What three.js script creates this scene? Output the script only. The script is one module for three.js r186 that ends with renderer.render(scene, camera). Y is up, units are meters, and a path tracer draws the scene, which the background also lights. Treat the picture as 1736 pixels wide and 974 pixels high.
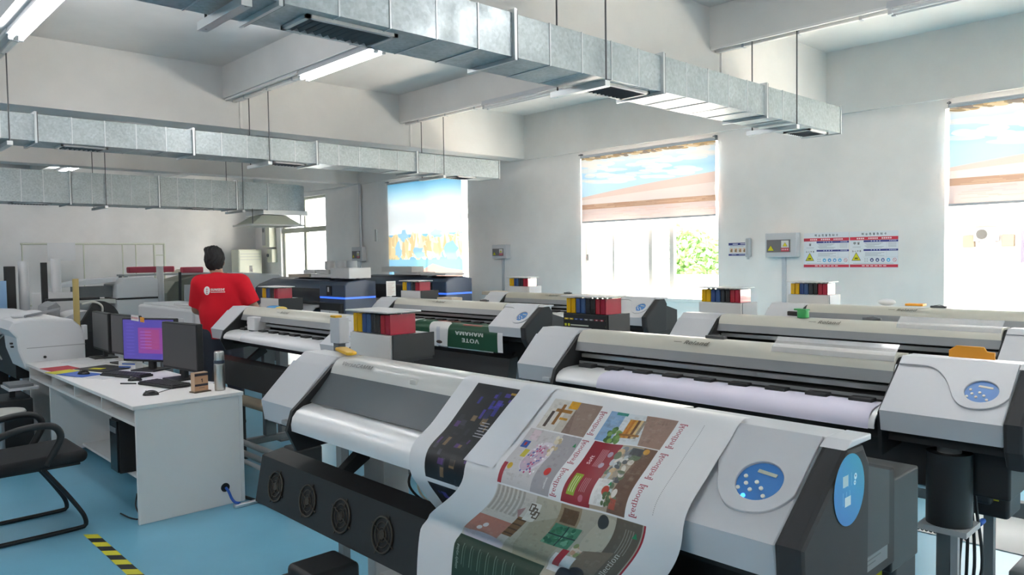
import * as THREE from 'three';
import { RoundedBoxGeometry } from 'three/addons/geometries/RoundedBoxGeometry.js';
import { mergeGeometries, toCreasedNormals } from 'three/addons/utils/BufferGeometryUtils.js';
import { MarchingCubes } from 'three/addons/objects/MarchingCubes.js';
import { RectAreaLightUniformsLib } from 'three/addons/lights/RectAreaLightUniformsLib.js';

// ---------- camera, sky, sun, exposure ----------
const scene = new THREE.Scene();
const camera = new THREE.PerspectiveCamera(41.38, 1736 / 974, 0.05, 300);
camera.position.set(0, 1.65, 0);
camera.rotation.set(-0.0409, -0.7574, -0.01505, 'YXZ');
scene.add(camera);
const SKY = 6;
scene.background = new THREE.Color().setRGB(SKY * 1.0, SKY * 1.0, SKY * 1.0);   // bright hazy sky
const sun = new THREE.DirectionalLight(0xfff0dc, 46);
sun.position.set(27, 60, -9); sun.target.position.set(6, 0, -5);
sun.castShadow = true;
Object.assign(sun.shadow.camera, { left: -40, right: 40, top: 40, bottom: -40, near: 1, far: 140 });
sun.shadow.mapSize.set(2048, 2048); sun.shadow.radius = 3;
scene.add(sun, sun.target);
const renderer = new THREE.WebGLRenderer({ antialias: true });
renderer.toneMapping = THREE.LinearToneMapping;
renderer.toneMappingExposure = 2.75;
renderer.shadowMap.enabled = true;
RectAreaLightUniformsLib.init();

// ---------- helpers ----------
let seed = 7;
const rnd = () => { seed = (seed * 1664525 + 1013904223) >>> 0; return seed / 4294967296; };
const V = (x, y, z) => new THREE.Vector3(x, y, z);
const C = (r, g, b) => new THREE.Color().setRGB(r, g, b);
const mat = (c, rough = 0.6, o = {}) => new THREE.MeshStandardMaterial({ color: c, roughness: rough, metalness: 0, ...o });
const phys = (c, rough, o) => new THREE.MeshPhysicalMaterial({ color: c, roughness: rough, ...o });
const plain = (g) => { const r = g.index ? g.toNonIndexed() : g; for (const k of Object.keys(r.attributes)) if (!['position', 'normal', 'uv'].includes(k)) r.deleteAttribute(k); return r; };
const mg = (list) => (Array.isArray(list) ? (list.length === 1 ? list[0] : mergeGeometries(list.map(plain))) : list);
const taken = {};
const numbered = (n) => { const k = taken[n] = (taken[n] ?? -1) + 1; return k ? n + '_' + String(k).padStart(3, '0') : n; };
function tag(o, label, category, group) { o.userData.label = label; if (category) o.userData.category = category; if (group) o.userData.group = group; return o; }
function obj(name, geos, m, parent = scene) { const o = new THREE.Mesh(mg(geos), m); o.name = parent === scene ? numbered(name) : name; parent.add(o); return o; }
function thing(name, label, category, pos = [0, 0, 0], turn = 0, group) { const o = new THREE.Group(); o.name = numbered(name); o.position.set(...pos); o.rotation.y = turn; scene.add(o); return tag(o, label, category, group); }
function struct(name, geos, m, label, parent = scene) { const o = obj(name, geos, m, parent); o.userData.kind = 'structure'; if (label) o.userData.label = label; return o; }
function bx(x0, x1, y0, y1, z0, z1, r = 0) {
  const w = x1 - x0, h = y1 - y0, d = z1 - z0;
  const g = r ? new RoundedBoxGeometry(w, h, d, 2, Math.min(r, w / 2.01, h / 2.01, d / 2.01)) : new THREE.BoxGeometry(w, h, d);
  return g.translate((x0 + x1) / 2, (y0 + y1) / 2, (z0 + z1) / 2);
}
function shapeOf(pts) { const s = new THREE.Shape(); pts.forEach(([x, y], i) => (i ? s.lineTo(x, y) : s.moveTo(x, y))); s.closePath(); return s; }
function ext(shape, depth, b = 0, seg = 12) { return new THREE.ExtrudeGeometry(shape, { depth: depth - 2 * b, bevelEnabled: b > 0, bevelThickness: b, bevelSize: b, bevelOffset: -b, bevelSegments: 2, curveSegments: seg }).translate(0, 0, b); }
const prism = (pts, z0, z1, b = 0) => ext(shapeOf(pts), z1 - z0, b).translate(0, 0, z0);
const smooth = (g, a = 0.6) => toCreasedNormals(plain(g), a);
// a strip of thickness t following a profile in x,y, swept along z
function strip(pts, t, z0, z1) {
  const n = pts.map((p, i) => { const a = pts[Math.max(0, i - 1)], b = pts[Math.min(pts.length - 1, i + 1)], dx = b[0] - a[0], dy = b[1] - a[1], l = Math.hypot(dx, dy); return [-dy / l, dx / l]; });
  const back = pts.map((p, i) => [p[0] + n[i][0] * t, p[1] + n[i][1] * t]).reverse();
  return smooth(prism([...pts, ...back], z0, z1), 0.7);
}
function cyl(p, q, r, r2 = r, seg = 16, open = false) {
  const a = V(...p), b = V(...q), d = b.clone().sub(a), l = d.length();
  const g = new THREE.CylinderGeometry(r2, r, l, seg, 1, open);
  g.applyQuaternion(new THREE.Quaternion().setFromUnitVectors(V(0, 1, 0), d.normalize()));
  return g.translate((a.x + b.x) / 2, (a.y + b.y) / 2, (a.z + b.z) / 2);
}
function tube(pts, r, seg = 40, rad = 8, tension = 0.5) { return new THREE.TubeGeometry(new THREE.CatmullRomCurve3(pts.map((p) => V(...p)), false, 'catmullrom', tension), seg, r, rad); }
function lathe(pts, x, y, z, seg = 24) { return new THREE.LatheGeometry(pts.map(([a, b]) => new THREE.Vector2(a, b)), seg).translate(x, y, z); }
// uv in metres by the dominant axis of the normal
function muv(g0, s = 1) {
  const g = plain(g0), p = g.attributes.position, n = g.attributes.normal, uv = new Float32Array(p.count * 2);
  for (let i = 0; i < p.count; i++) {
    const ax = Math.abs(n.getX(i)), ay = Math.abs(n.getY(i)), az = Math.abs(n.getZ(i));
    const [u, v] = ay >= ax && ay >= az ? [p.getX(i), p.getZ(i)] : ax >= az ? [p.getZ(i), p.getY(i)] : [p.getX(i), p.getY(i)];
    uv[2 * i] = u * s; uv[2 * i + 1] = v * s;
  }
  g.setAttribute('uv', new THREE.BufferAttribute(uv, 2));
  return g;
}
function canvasTex(w, h, draw) {
  const c = document.createElement('canvas'); c.width = w; c.height = h; draw(c.getContext('2d'), w, h);
  const t = new THREE.CanvasTexture(c); t.colorSpace = THREE.SRGBColorSpace; t.anisotropy = 4; return t;
}
// tiling value noise with several octaves, returned as 0..1 array
function noiseField(n, base, oct, sd) {
  const out = new Float32Array(n * n); let amp = 1, tot = 0;
  for (let o = 0, f = base; o < oct; o++, f *= 2, amp *= 0.55) {
    const s0 = seed; seed = sd * 977 + o * 131 + 5;
    const g = Float32Array.from({ length: f * f }, rnd); seed = s0;
    for (let y = 0; y < n; y++) for (let x = 0; x < n; x++) {
      const u = x / n * f, v = y / n * f, i = Math.floor(u), j = Math.floor(v); let a = u - i, b = v - j; a = a * a * (3 - 2 * a); b = b * b * (3 - 2 * b);
      const i1 = (i + 1) % f, j1 = (j + 1) % f;
      out[y * n + x] += amp * ((g[j * f + i] * (1 - a) + g[j * f + i1] * a) * (1 - b) + (g[j1 * f + i] * (1 - a) + g[j1 * f + i1] * a) * b);
    }
    tot += amp;
  }
  return out.map((v) => v / tot);
}
function noiseTex(n, base, oct, sd, lo, hi, srgb) {
  const f = noiseField(n, base, oct, sd), d = new Uint8Array(n * n * 4);
  for (let i = 0; i < n * n; i++) { const k = Math.min(1, Math.max(0, (f[i] - 0.25) * 2)); for (let c = 0; c < 3; c++) d[i * 4 + c] = 255 * (lo[c] + (hi[c] - lo[c]) * k); d[i * 4 + 3] = 255; }
  const t = new THREE.DataTexture(d, n, n); t.wrapS = t.wrapT = THREE.RepeatWrapping; t.magFilter = THREE.LinearFilter; t.minFilter = THREE.LinearMipmapLinearFilter; t.generateMipmaps = true;
  if (srgb) t.colorSpace = THREE.SRGBColorSpace; t.needsUpdate = true; return t;
}
// galvanised spangle: cells of slightly different grey
function spangleTex(n, cells, sd) {
  const s0 = seed; seed = sd; const pts = Array.from({ length: cells * cells }, () => [rnd(), rnd(), rnd()]); seed = s0;
  const fine = noiseField(n, 64, 2, 31), big = noiseField(n, 4, 3, 17), d = new Uint8Array(n * n * 4);
  for (let y = 0; y < n; y++) for (let x = 0; x < n; x++) {
    const u = x / n * cells, v = y / n * cells, ci = Math.floor(u), cj = Math.floor(v); let best = 9, val = 0;
    for (let j = -1; j < 2; j++) for (let i = -1; i < 2; i++) {
      const p = pts[((cj + j + cells) % cells) * cells + (ci + i + cells) % cells], dx = ci + i + p[0] - u, dy = cj + j + p[1] - v, q = dx * dx + dy * dy;
      if (q < best) { best = q; val = p[2]; }
    }
    const k = 0.86 + 0.07 * (val - 0.5) + 0.08 * (fine[y * n + x] - 0.5) + 0.12 * (big[y * n + x] - 0.5);
    for (let c = 0; c < 3; c++) d[(y * n + x) * 4 + c] = 255 * Math.min(1, k * [0.97, 1.0, 1.01][c]); d[(y * n + x) * 4 + 3] = 255;
  }
  const t = new THREE.DataTexture(d, n, n); t.wrapS = t.wrapT = THREE.RepeatWrapping; t.magFilter = THREE.LinearFilter; t.minFilter = THREE.LinearMipmapLinearFilter; t.generateMipmaps = true; t.colorSpace = THREE.SRGBColorSpace; t.needsUpdate = true; return t;
}
// a flat quad: centre, width along dir u, height along dir v, tiny thickness
function sheetQuad(w, h, t = 0.002) { return new THREE.BoxGeometry(w, h, t); }

// ---------- materials ----------
const M = {
  paint: mat(C(0.875, 0.85, 0.835), 0.85, { map: noiseTex(256, 6, 5, 3, [0.95, 0.95, 0.95], [1, 1, 1], true) }),
  ceil: mat(C(0.79, 0.775, 0.76), 0.9, { map: noiseTex(256, 5, 5, 4, [0.95, 0.95, 0.95], [1, 1, 1], true) }),
  floor: phys(C(0.16, 0.43, 0.59), 0.38, { map: noiseTex(512, 8, 6, 9, [0.93, 0.94, 0.95], [1, 1, 1], true), roughnessMap: noiseTex(256, 6, 5, 12, [0.85, 0.85, 0.85], [1, 1, 1]), clearcoat: 0.25, clearcoatRoughness: 0.35 }),
  galv: mat(C(0.58, 0.61, 0.62), 0.5, { map: spangleTex(512, 60, 41), metalness: 0.35, roughnessMap: noiseTex(256, 10, 4, 15, [0.6, 0.6, 0.6], [1, 1, 1]) }),
  galvSmooth: mat(C(0.6, 0.63, 0.64), 0.36, { metalness: 0.6 }),
  vent: mat(C(0.16, 0.14, 0.14), 0.6), ventFrame: mat(C(0.52, 0.52, 0.52), 0.5),
  darkSteel: mat(C(0.09, 0.095, 0.1), 0.55), steel: mat(C(0.5, 0.5, 0.5), 0.35, { metalness: 0.9 }), alu: mat(C(0.62, 0.63, 0.64), 0.3, { metalness: 0.8 }),
  white: mat(C(0.54, 0.55, 0.58), 0.42), whiteB: mat(C(0.50, 0.52, 0.56), 0.45), offwhite: mat(C(0.60, 0.60, 0.56), 0.5),
  beige: mat(C(0.54, 0.525, 0.46), 0.33), beigeOld: mat(C(0.44, 0.42, 0.35), 0.4), silverLid: mat(C(0.56, 0.56, 0.54), 0.3),
  plot: mat(C(0.70, 0.71, 0.73), 0.45),
  lip: mat(C(0.24, 0.25, 0.26), 0.3), charcoal: mat(C(0.02, 0.021, 0.022), 0.6), black: mat(C(0.016, 0.017, 0.018), 0.5), blackGloss: mat(C(0.012, 0.012, 0.014), 0.2), rubber: mat(C(0.02, 0.02, 0.022), 0.8),
  cap: mat(C(0.028, 0.028, 0.03), 0.75), grey: mat(C(0.28, 0.29, 0.30), 0.5), greyL: mat(C(0.45, 0.46, 0.47), 0.5), greyPl: mat(C(0.17, 0.18, 0.19), 0.45),
  platen: mat(C(0.80, 0.80, 0.81), 0.36, { metalness: 0.3 }), paper: mat(C(0.70, 0.70, 0.71), 0.7, { side: THREE.DoubleSide }), paperLav: mat(C(0.74, 0.70, 0.83), 0.6, { side: THREE.DoubleSide }), vinyl: mat(C(0.66, 0.67, 0.69), 0.25, { side: THREE.DoubleSide }),
  navy: mat(C(0.03, 0.042, 0.07), 0.4), navyL: mat(C(0.05, 0.07, 0.115), 0.35), blueLed: mat(C(0.05, 0.12, 0.6), 0.4, { emissive: C(0.03, 0.12, 0.9), emissiveIntensity: 0.6 }),
  carton: mat(C(0.52, 0.45, 0.36), 0.9), cartonW: mat(C(0.66, 0.65, 0.64), 0.8), brown: mat(C(0.16, 0.12, 0.08), 0.6), fanWire: mat(C(0.05, 0.042, 0.03), 0.6), tubeBrown: mat(C(0.30, 0.25, 0.18), 0.7),
  yellow: mat(C(0.75, 0.42, 0.01), 0.45), yel: mat(C(0.62, 0.58, 0.03), 0.6), orange: mat(C(0.80, 0.33, 0.02), 0.5), green: mat(C(0.05, 0.36, 0.10), 0.45), red: mat(C(0.52, 0.02, 0.04), 0.5), blue: mat(C(0.03, 0.12, 0.5), 0.5),
  cream: mat(C(0.66, 0.67, 0.56), 0.6), frame: mat(C(0.66, 0.66, 0.63), 0.45), frameG: mat(C(0.50, 0.50, 0.42), 0.5),
  glass: phys(C(0.97, 0.985, 0.98), 0.02, { transmission: 1, thickness: 0, ior: 1.45 }),
  glassHazy: phys(C(0.95, 0.96, 0.96), 0.3, { transmission: 1, thickness: 0, ior: 1.45 }),
  acryl: phys(C(0.92, 0.92, 0.93), 0.12, { transmission: 0.75, thickness: 0, ior: 1.45 }),
  tubeLit: mat(C(0.9, 0.9, 0.9), 0.4, { emissive: C(1, 0.99, 1), emissiveIntensity: 7 }), tubeOff: mat(C(0.72, 0.72, 0.73), 0.35),
  board: mat(C(0.76, 0.75, 0.74), 0.5), boardEdge: mat(C(0.74, 0.74, 0.74), 0.5), fabricBlack: mat(C(0.012, 0.013, 0.015), 0.85),
};
const textMat = (w, h, draw, o = {}) => mat(0xffffff, o.rough ?? 0.6, { map: canvasTex(w, h, draw) });
const decalMat = (w, h, draw, col = 0xffffff, rough = 0.6) => mat(col, rough, { map: canvasTex(w, h, draw), transparent: true, alphaTest: 0.02 });

// ---------- the room ----------
const RX = 7.5, LX = -5.6, ZB = -16.2, ZF = 4.9, CEIL = 3.6;
struct('floor', muv(bx(LX - 0.2, RX + 0.24, -0.15, 0, ZB - 0.2, ZF + 0.2), 0.25), M.floor, 'glossy light blue painted concrete floor');
struct('ceiling', muv(bx(LX - 0.2, RX + 0.24, CEIL, CEIL + 0.2, ZB - 0.2, ZF + 0.2), 0.3), M.ceil, 'white painted concrete ceiling');
struct('wall_back', muv(bx(LX, RX, 0, CEIL, ZB - 0.2, ZB), 0.3), M.paint, 'plain white back wall');
struct('wall_front', muv(bx(LX, RX, 0, CEIL, ZF, ZF + 0.2), 0.3), M.paint, 'plain white wall behind the viewer');
const SILL = 1.12, HEAD = 2.9;
const openings = [[-15.0, -13.13, 0, HEAD], [-10.97, -8.89, SILL, HEAD], [-6.6, -4.58, SILL, HEAD], [-2.29, -0.27, SILL, HEAD], [2.0, 4.0, SILL, HEAD]];
{
  const parts = []; let z = ZB - 0.2;
  for (const [a, b, lo, hi] of openings) { parts.push(bx(RX, RX + 0.24, 0, CEIL, z, a), bx(RX, RX + 0.24, hi, CEIL, a, b)); if (lo > 0) parts.push(bx(RX, RX + 0.24, 0, lo, a, b)); z = b; }
  parts.push(bx(RX, RX + 0.24, 0, CEIL, z, ZF + 0.2));
  struct('wall_right', parts.map((g) => muv(g, 0.3)), M.paint, 'white window wall on the right');
}
struct('wall_left', muv(bx(LX - 0.2, LX, 0, CEIL, ZB - 0.2, ZF + 0.2), 0.3), M.paint, 'plain white wall on the far left');
// beams: deep ones along x, shallow ones along z, an edge beam above the windows
for (const z of [0.91, -3.35, -7.61, -11.89, -16.15]) struct('ceiling_beam', muv(bx(LX, RX, 3.0, CEIL, Math.max(z - 0.3, ZB), z), 0.3), M.ceil, 'deep white concrete beam across the ceiling');
const bays = [[0.91, 4.9], [-3.35, 0.61], [-7.61, -3.65], [-11.89, -7.91], [-16.15, -12.19]];
const SX = [-3.25, -1.1, 1.1, 3.25, 5.4];
for (const x of SX) for (const [a, b] of bays) struct('ceiling_joist', muv(bx(x - 0.03, x + 0.17, 3.28, CEIL, a, b), 0.3), M.ceil, 'shallow white concrete rib under the ceiling');
struct('edge_beam', muv(bx(RX - 0.035, RX, 2.985, CEIL, ZB, ZF), 0.3), M.ceil, 'white edge beam above the windows');
struct('trim_1', bx(RX - 0.015, RX, 0, 0.1, -13.1, ZF), M.greyL, 'low skirting along the window wall');

// windows: aluminium frames with panes
function windowUnit(n, z0, z1, lo, hi, mull, rail, openZ, label, gm = M.glass) {
  const g = new THREE.Group(); g.name = 'window_' + n; g.userData.kind = 'structure'; g.userData.label = label; scene.add(g);
  const X0 = RX + 0.09, X1 = RX + 0.15, w = 0.055;
  obj('frame', [bx(X0, X1, lo, hi, z0, z0 + w), bx(X0, X1, lo, hi, z1 - w, z1), bx(X0, X1, hi - w, hi, z0 + w, z1 - w), bx(X0, X1, lo, lo + w, z0 + w, z1 - w), bx(X0 - 0.01, X1, rail - 0.04, rail + 0.04, z0 + w, z1 - w)], M.frame, g);
  const mid = (z0 + z1) / 2;
  obj('transom_post', bx(X0, X1, rail + 0.04, hi - w, mid - 0.03, mid + 0.03), M.frame, g);
  for (const [m, mw, dx] of mull) obj('mullion', bx(X0 - 0.012 + dx, X1 - 0.02 + dx, lo + w, rail - 0.04, m - mw / 2, m + mw / 2, 0.004), M.frame, g);
  const cuts = [z0 + w, ...mull.map((q) => q[0]), z1 - w];
  for (let i = 0; i + 1 < cuts.length; i++) if (!openZ || cuts[i] < openZ - 0.01) obj('pane', bx(X0 + 0.025, X0 + 0.031, lo + w, rail - 0.04, cuts[i] + 0.015, cuts[i + 1] - 0.015), gm, g);
  obj('pane', bx(X0 + 0.025, X0 + 0.031, rail + 0.04, hi - w, z0 + w, mid - 0.03), M.glass, g);
  obj('pane', bx(X0 + 0.025, X0 + 0.031, rail + 0.04, hi - w, mid + 0.03, z1 - w), M.glass, g);
  return g;
}
windowUnit(1, -10.97, -8.89, SILL, HEAD, [[-9.93, 0.05, 0]], 2.28, null, 'window behind the fully lowered blue mountain blind');
const w2 = windowUnit(2, -6.6, -4.58, SILL, HEAD, [[-6.15, 0.04, 0.02], [-5.56, 0.06, 0], [-5.24, 0.065, -0.02]], 2.28, -5.24, 'sliding window left half open in the middle of the window wall', M.glassHazy);
obj('latch', [bx(RX + 0.06, RX + 0.075, 1.72, 1.86, -5.25, -5.225, 0.005)], M.grey, w2);
obj('latch', [bx(RX + 0.075, RX + 0.088, 1.58, 1.66, -6.58, -6.56, 0.004)], M.darkSteel, w2);
windowUnit(3, -2.29, -0.27, SILL, HEAD, [[-0.62, 0.06, 0]], 2.05, null, 'window at the right edge of the view');
windowUnit(4, 2.0, 4.0, SILL, HEAD, [[3.0, 0.06, 0]], 2.28, null, 'window beside the viewer');
for (const [a, b, lo] of openings) if (lo > 0) struct('window_sill', bx(RX - 0.02, RX + 0.1, SILL - 0.03, SILL + 0.012, a, b, 0.005), M.paint, 'white window sill');
{ // glazed double door in the far corner
  const g = new THREE.Group(); g.name = 'door_1'; g.userData.kind = 'structure'; g.userData.label = 'tall glazed double door with a transom in the far corner'; scene.add(g);
  const X0 = RX + 0.06, X1 = RX + 0.13, a = -15.0, b = -13.13, m = (a + b) / 2;
  obj('frame', [bx(X0, X1, 0, HEAD, a, a + 0.08), bx(X0, X1, 0, HEAD, b - 0.05, b), bx(X0, X1, HEAD - 0.05, HEAD, a, b), bx(X0 - 0.02, X1, 2.2, 2.3, a, b)], M.frameG, g);
  obj('stile', bx(X0, X1, 0, 2.2, m - 0.05, m + 0.05, 0.005), M.frameG, g); obj('stile', bx(X0, X1, 2.3, HEAD - 0.05, m - 0.03, m + 0.03), M.frameG, g);
  obj('bottom_rail', bx(X0, X1, 0, 0.15, a + 0.08, b - 0.05), M.frameG, g);
  for (const [p, q, lo, hi] of [[a + 0.08, m - 0.05, 0.15, 2.2], [m + 0.05, b - 0.05, 0.15, 2.2], [a + 0.08, m - 0.03, 2.3, 2.85], [m + 0.03, b - 0.05, 2.3, 2.85]]) obj('pane', bx(X0 + 0.03, X0 + 0.036, lo, hi, p, q), M.glass, g);
}

// ---------- printed roller blinds ----------
function blindTex(kind) {
  return canvasTex(768, 768, (g, w, h) => {
    const s0 = seed; seed = 91 + kind * 7;
    const grad = (stops, y0, y1) => { const q = g.createLinearGradient(0, y0, 0, y1); stops.forEach(([t, c]) => q.addColorStop(t, c)); g.fillStyle = q; g.fillRect(0, y0, w, y1 - y0); };
    if (kind === 1) {
      grad([[0, '#57b4ee'], [0.3, '#b5dff8'], [0.42, '#e2ecf7']], 0, h * 0.5); grad([[0, '#5fb0e4'], [1, '#7fc2ec']], h * 0.5, h);
      // golden snow peaks reflected in a lake
      for (let k = 0; k < 420; k++) { const x = rnd() * w, t = Math.abs(Math.sin(x * 0.021) * 0.5 + Math.sin(x * 0.047 + 1) * 0.3), y = h * (0.5 + 0.2 * rnd()); g.fillStyle = ['#f4ead0', '#e5cf9a', '#fff8e8', '#d9bd84'][k % 4]; g.beginPath(); g.moveTo(x, h * (0.47 + 0.1 * t)); g.lineTo(x + 18 + 30 * rnd(), y + 20); g.lineTo(x + 8, y + 60 * rnd()); g.lineTo(x - 20 * rnd() - 8, y + 10); g.fill(); }
      g.fillStyle = '#86c3ec'; for (const [x, y, rx, ry] of [[170, 395, 55, 40], [105, 500, 38, 60], [330, 520, 60, 46], [520, 385, 60, 30], [660, 520, 60, 70]]) { g.beginPath(); for (let a = 0; a < 6.28; a += 0.5) { const q = 0.6 + 0.7 * rnd(); g.lineTo(x + rx * q * Math.cos(a), y + ry * q * Math.sin(a)); } g.fill(); }
      g.fillStyle = '#79c2ee'; g.fillRect(0, h * 0.74, w, h * 0.16);
      g.fillStyle = '#dca79b'; g.beginPath(); g.moveTo(0, h * 0.9); g.lineTo(w * 0.25, h * 0.86); g.lineTo(w * 0.42, h * 0.86); g.lineTo(w * 0.62, h * 0.78); g.lineTo(w * 0.8, h * 0.82); g.lineTo(w, h * 0.84); g.lineTo(w, h); g.lineTo(0, h); g.fill();
    } else {
      grad([[0, '#e9d7c0'], [0.12, '#cfe0f0'], [0.45, '#8fcaf0'], [0.6, '#a9d6f2']], 0, h * 0.68);
      for (let k = 0; k < 120; k++) { g.fillStyle = ['#b98f55', '#d8b988', '#8d6d45', '#6c5a50'][k % 4]; const x = rnd() * w; g.beginPath(); g.ellipse(x, 5 + rnd() * h * 0.045, 10 + 22 * rnd(), 5 + 9 * rnd(), 0.3, 0, 7); g.fill(); }
      for (let k = 0; k < 60; k++) { g.fillStyle = 'rgba(236,226,222,0.55)'; const x = rnd() * w; g.beginPath(); g.ellipse(x, h * (0.08 + 0.35 * rnd()), 30 + 60 * rnd(), 10 + 20 * rnd(), 0.2, 0, 7); g.fill(); }
      g.fillStyle = '#d9b7ab'; g.beginPath(); g.moveTo(0, h * 0.62); g.quadraticCurveTo(w * 0.4, h * 0.5, w, h * 0.42); g.lineTo(w, h * 0.74); g.lineTo(0, h * 0.74); g.fill();
      g.fillStyle = '#e6d2cc'; g.beginPath(); g.moveTo(0, h * 0.66); g.quadraticCurveTo(w * 0.5, h * 0.6, w, h * 0.56); g.lineTo(w, h * 0.74); g.lineTo(0, h * 0.74); g.fill();
      g.fillStyle = '#a97657'; g.fillRect(0, h * 0.735, w, h * 0.075); g.fillStyle = '#c79a76'; for (let k = 0; k < 40; k++) g.fillRect(rnd() * w, h * (0.735 + 0.065 * rnd()), 40 + 90 * rnd(), 4);
      g.fillStyle = '#d6bcb8'; g.fillRect(0, h * 0.81, w, h * 0.19); for (let k = 0; k < 50; k++) { g.fillStyle = k % 2 ? '#e0a99b' : '#c9aeb0'; g.fillRect(rnd() * w, h * (0.83 + 0.12 * rnd()), 30 + 80 * rnd(), 5); }
    }
    g.fillStyle = kind === 1 ? 'rgba(255,255,255,0.22)' : 'rgba(255,252,250,0.3)'; g.fillRect(0, 0, w, h);   // washed-out print
    seed = s0;
  });
}
function blind(kind, z0, z1, bottom, label, skew = 0) {
  const t = thing('roller_blind', label, 'blind', [RX - 0.03, 0, (z0 + z1) / 2]);
  const w = z1 - z0, top = 2.905;
  const g = new THREE.PlaneGeometry(w, top - bottom, 24, 24), p = g.attributes.position;
  for (let i = 0; i < p.count; i++) { const u = p.getX(i) / w + 0.5, v = (p.getY(i) / (top - bottom)) + 0.5; p.setZ(i, 0.004 * Math.sin(u * 9 + kind) * (1 - v)); p.setX(i, p.getX(i) + 0.02 * (1 - v) * Math.sin(Math.PI * v) * (0.5 - u)); }
  g.computeVertexNormals(); g.rotateY(-Math.PI / 2); g.translate(0, (top + bottom) / 2, 0);
  obj('printed_cloth', g, phys(0xffffff, 0.95, { map: blindTex(kind), transmission: kind === 1 ? 0.1 : 0.05, thickness: 0, side: THREE.DoubleSide }), t);
  obj('roller_tube', cyl([0, top + 0.012, -w / 2], [0, top + 0.012, w / 2], 0.018), M.white, t);
  obj('bottom_bar', bx(-0.008, 0.008, bottom - 0.018, bottom + 0.006, -w / 2, w / 2, 0.004), M.white, t);
  for (const s of [-1, 1]) obj('bracket', [bx(-0.012, 0.03, top - 0.005, top + 0.05, s * w / 2 - 0.006, s * w / 2 + 0.006), cyl([-0.012, top + 0.04, s * w / 2], [-0.05, top + 0.03, s * w / 2], 0.006)], M.greyPl, t);
  return t;
}
blind(1, -10.97, -8.99, 1.17, 'fully lowered roller blind printed with blue sky and pale golden peaks');
blind(2, -6.56, -4.59, 2.08, 'half raised sky print roller blind on the middle window');
blind(3, -2.25, -0.27, 2.05, 'half raised sky print roller blind at the right edge of the view');

// ---------- ventilation ducts ----------
function duct(label, x0, x1, zf, zb, y0, y1, flanges, ribs, vents, hangers, rodTop) {
  const t = thing('air_duct', label, 'duct', [0, 0, 0], 0, 'galvanised ventilation ducts');
  const edges = [x0, ...ribs.filter((r) => r > x0 + 0.05 && r < x1 - 0.05), x1].sort((a, b) => a - b);
  for (let i = 0; i + 1 < edges.length; i++) { const d = (i % 2) * 0.0015; obj('duct_panel', muv(bx(edges[i] + 0.002, edges[i + 1] - 0.002, y0 + d, y1 - d, zb + d, zf - d), 1.1), M.galv, t); }
  obj('core', bx(x0 + 0.004, x1 - 0.004, y0 + 0.008, y1 - 0.008, zb + 0.008, zf - 0.008), M.galvSmooth, t);
  for (const r of edges.slice(1, -1)) if (!flanges.some((q) => Math.abs(q - r) < 0.02)) obj('seam', [bx(r - 0.004, r + 0.004, y0 - 0.003, y1 + 0.003, zb - 0.003, zf + 0.003, 0.002)], M.galvSmooth, t);
  for (const q of flanges) { obj('flange', [bx(q - 0.02, q - 0.004, y0 - 0.018, y1 + 0.018, zb - 0.018, zf + 0.018)], M.galvSmooth, t); obj('gasket', bx(q - 0.004, q + 0.004, y0 - 0.014, y1 + 0.014, zb - 0.016, zf + 0.016), M.darkSteel, t); }
  obj('end_cap', bx(x1, x1 + 0.012, y0 - 0.008, y1 + 0.008, zb - 0.008, zf + 0.008), M.galvSmooth, t);
  for (const [a, b] of vents) {
    const zm = (zf + zb) / 2, hw = Math.min(0.11, (zf - zb) / 2 - 0.04);
    const v = obj('vent_frame', [bx(a, b, y0 - 0.014, y0, zm + hw - 0.02, zm + hw), bx(a, b, y0 - 0.014, y0, zm - hw, zm - hw + 0.02), bx(a, a + 0.02, y0 - 0.014, y0, zm - hw, zm + hw), bx(b - 0.02, b, y0 - 0.014, y0, zm - hw, zm + hw)], M.ventFrame, t);
    obj('vent_opening', bx(a + 0.02, b - 0.02, y0 - 0.002, y0 - 0.0005, zm - hw + 0.02, zm + hw - 0.02), M.black, v);
    const n = Math.round((b - a) / 0.035), sh = new THREE.BoxGeometry(0.004, 0.016, hw * 2 - 0.04).rotateZ(0.6);
    for (let k = 1; k < n; k++) { const s = obj('slat', sh, M.vent, v); s.position.set(a + (b - a) * k / n, y0 - 0.008, zm); }
  }
  for (const hx of hangers) {
    obj('hanger_bracket', [bx(hx - 0.02, hx + 0.02, y0 - 0.05, y0 - 0.018, zb - 0.06, zf + 0.03)], M.galvSmooth, t);
    obj('hanger_rod', cyl([hx, y0 - 0.05, zf + 0.02], [hx, rodTop, zf + 0.02], 0.005), M.darkSteel, t);
    obj('hanger_rod', cyl([hx, y0 - 0.05, zb - 0.02], [hx, rodTop, zb - 0.02], 0.005), M.darkSteel, t);
  }
  return t;
}
const range = (a, b, s) => { const r = []; for (let v = a; v < b; v += s) r.push(+v.toFixed(3)); return r; };
const ribsOf = (fl, lo, hi) => { const r = []; for (const q of fl) for (let k = 0; k < 5; k++) r.push(+(q + k * 0.2435).toFixed(3)); return r.filter((v) => v > lo && v < hi); };
const f1 = [-4.7, -3.49, -2.27, -1.06, 0.15, 1.37, 2.58, 3.79, 5.02];
duct('large galvanised duct hanging nearest the viewer across the top of the view', -5.4, 6.23, -2.68, -3.0, 2.61, 2.82, f1, ribsOf(f1, -5.4, 5.3), [[1.5, 1.93], [3.3, 3.73], [5.8, 6.12], [-0.7, -0.3]], [-1.02, 1.22, 3.24, 5.44], 3.28);
const f2 = [-4.66, -3.44, -2.22, -1.0, 0.22, 1.44, 2.66, 3.88, 5.12];
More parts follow.
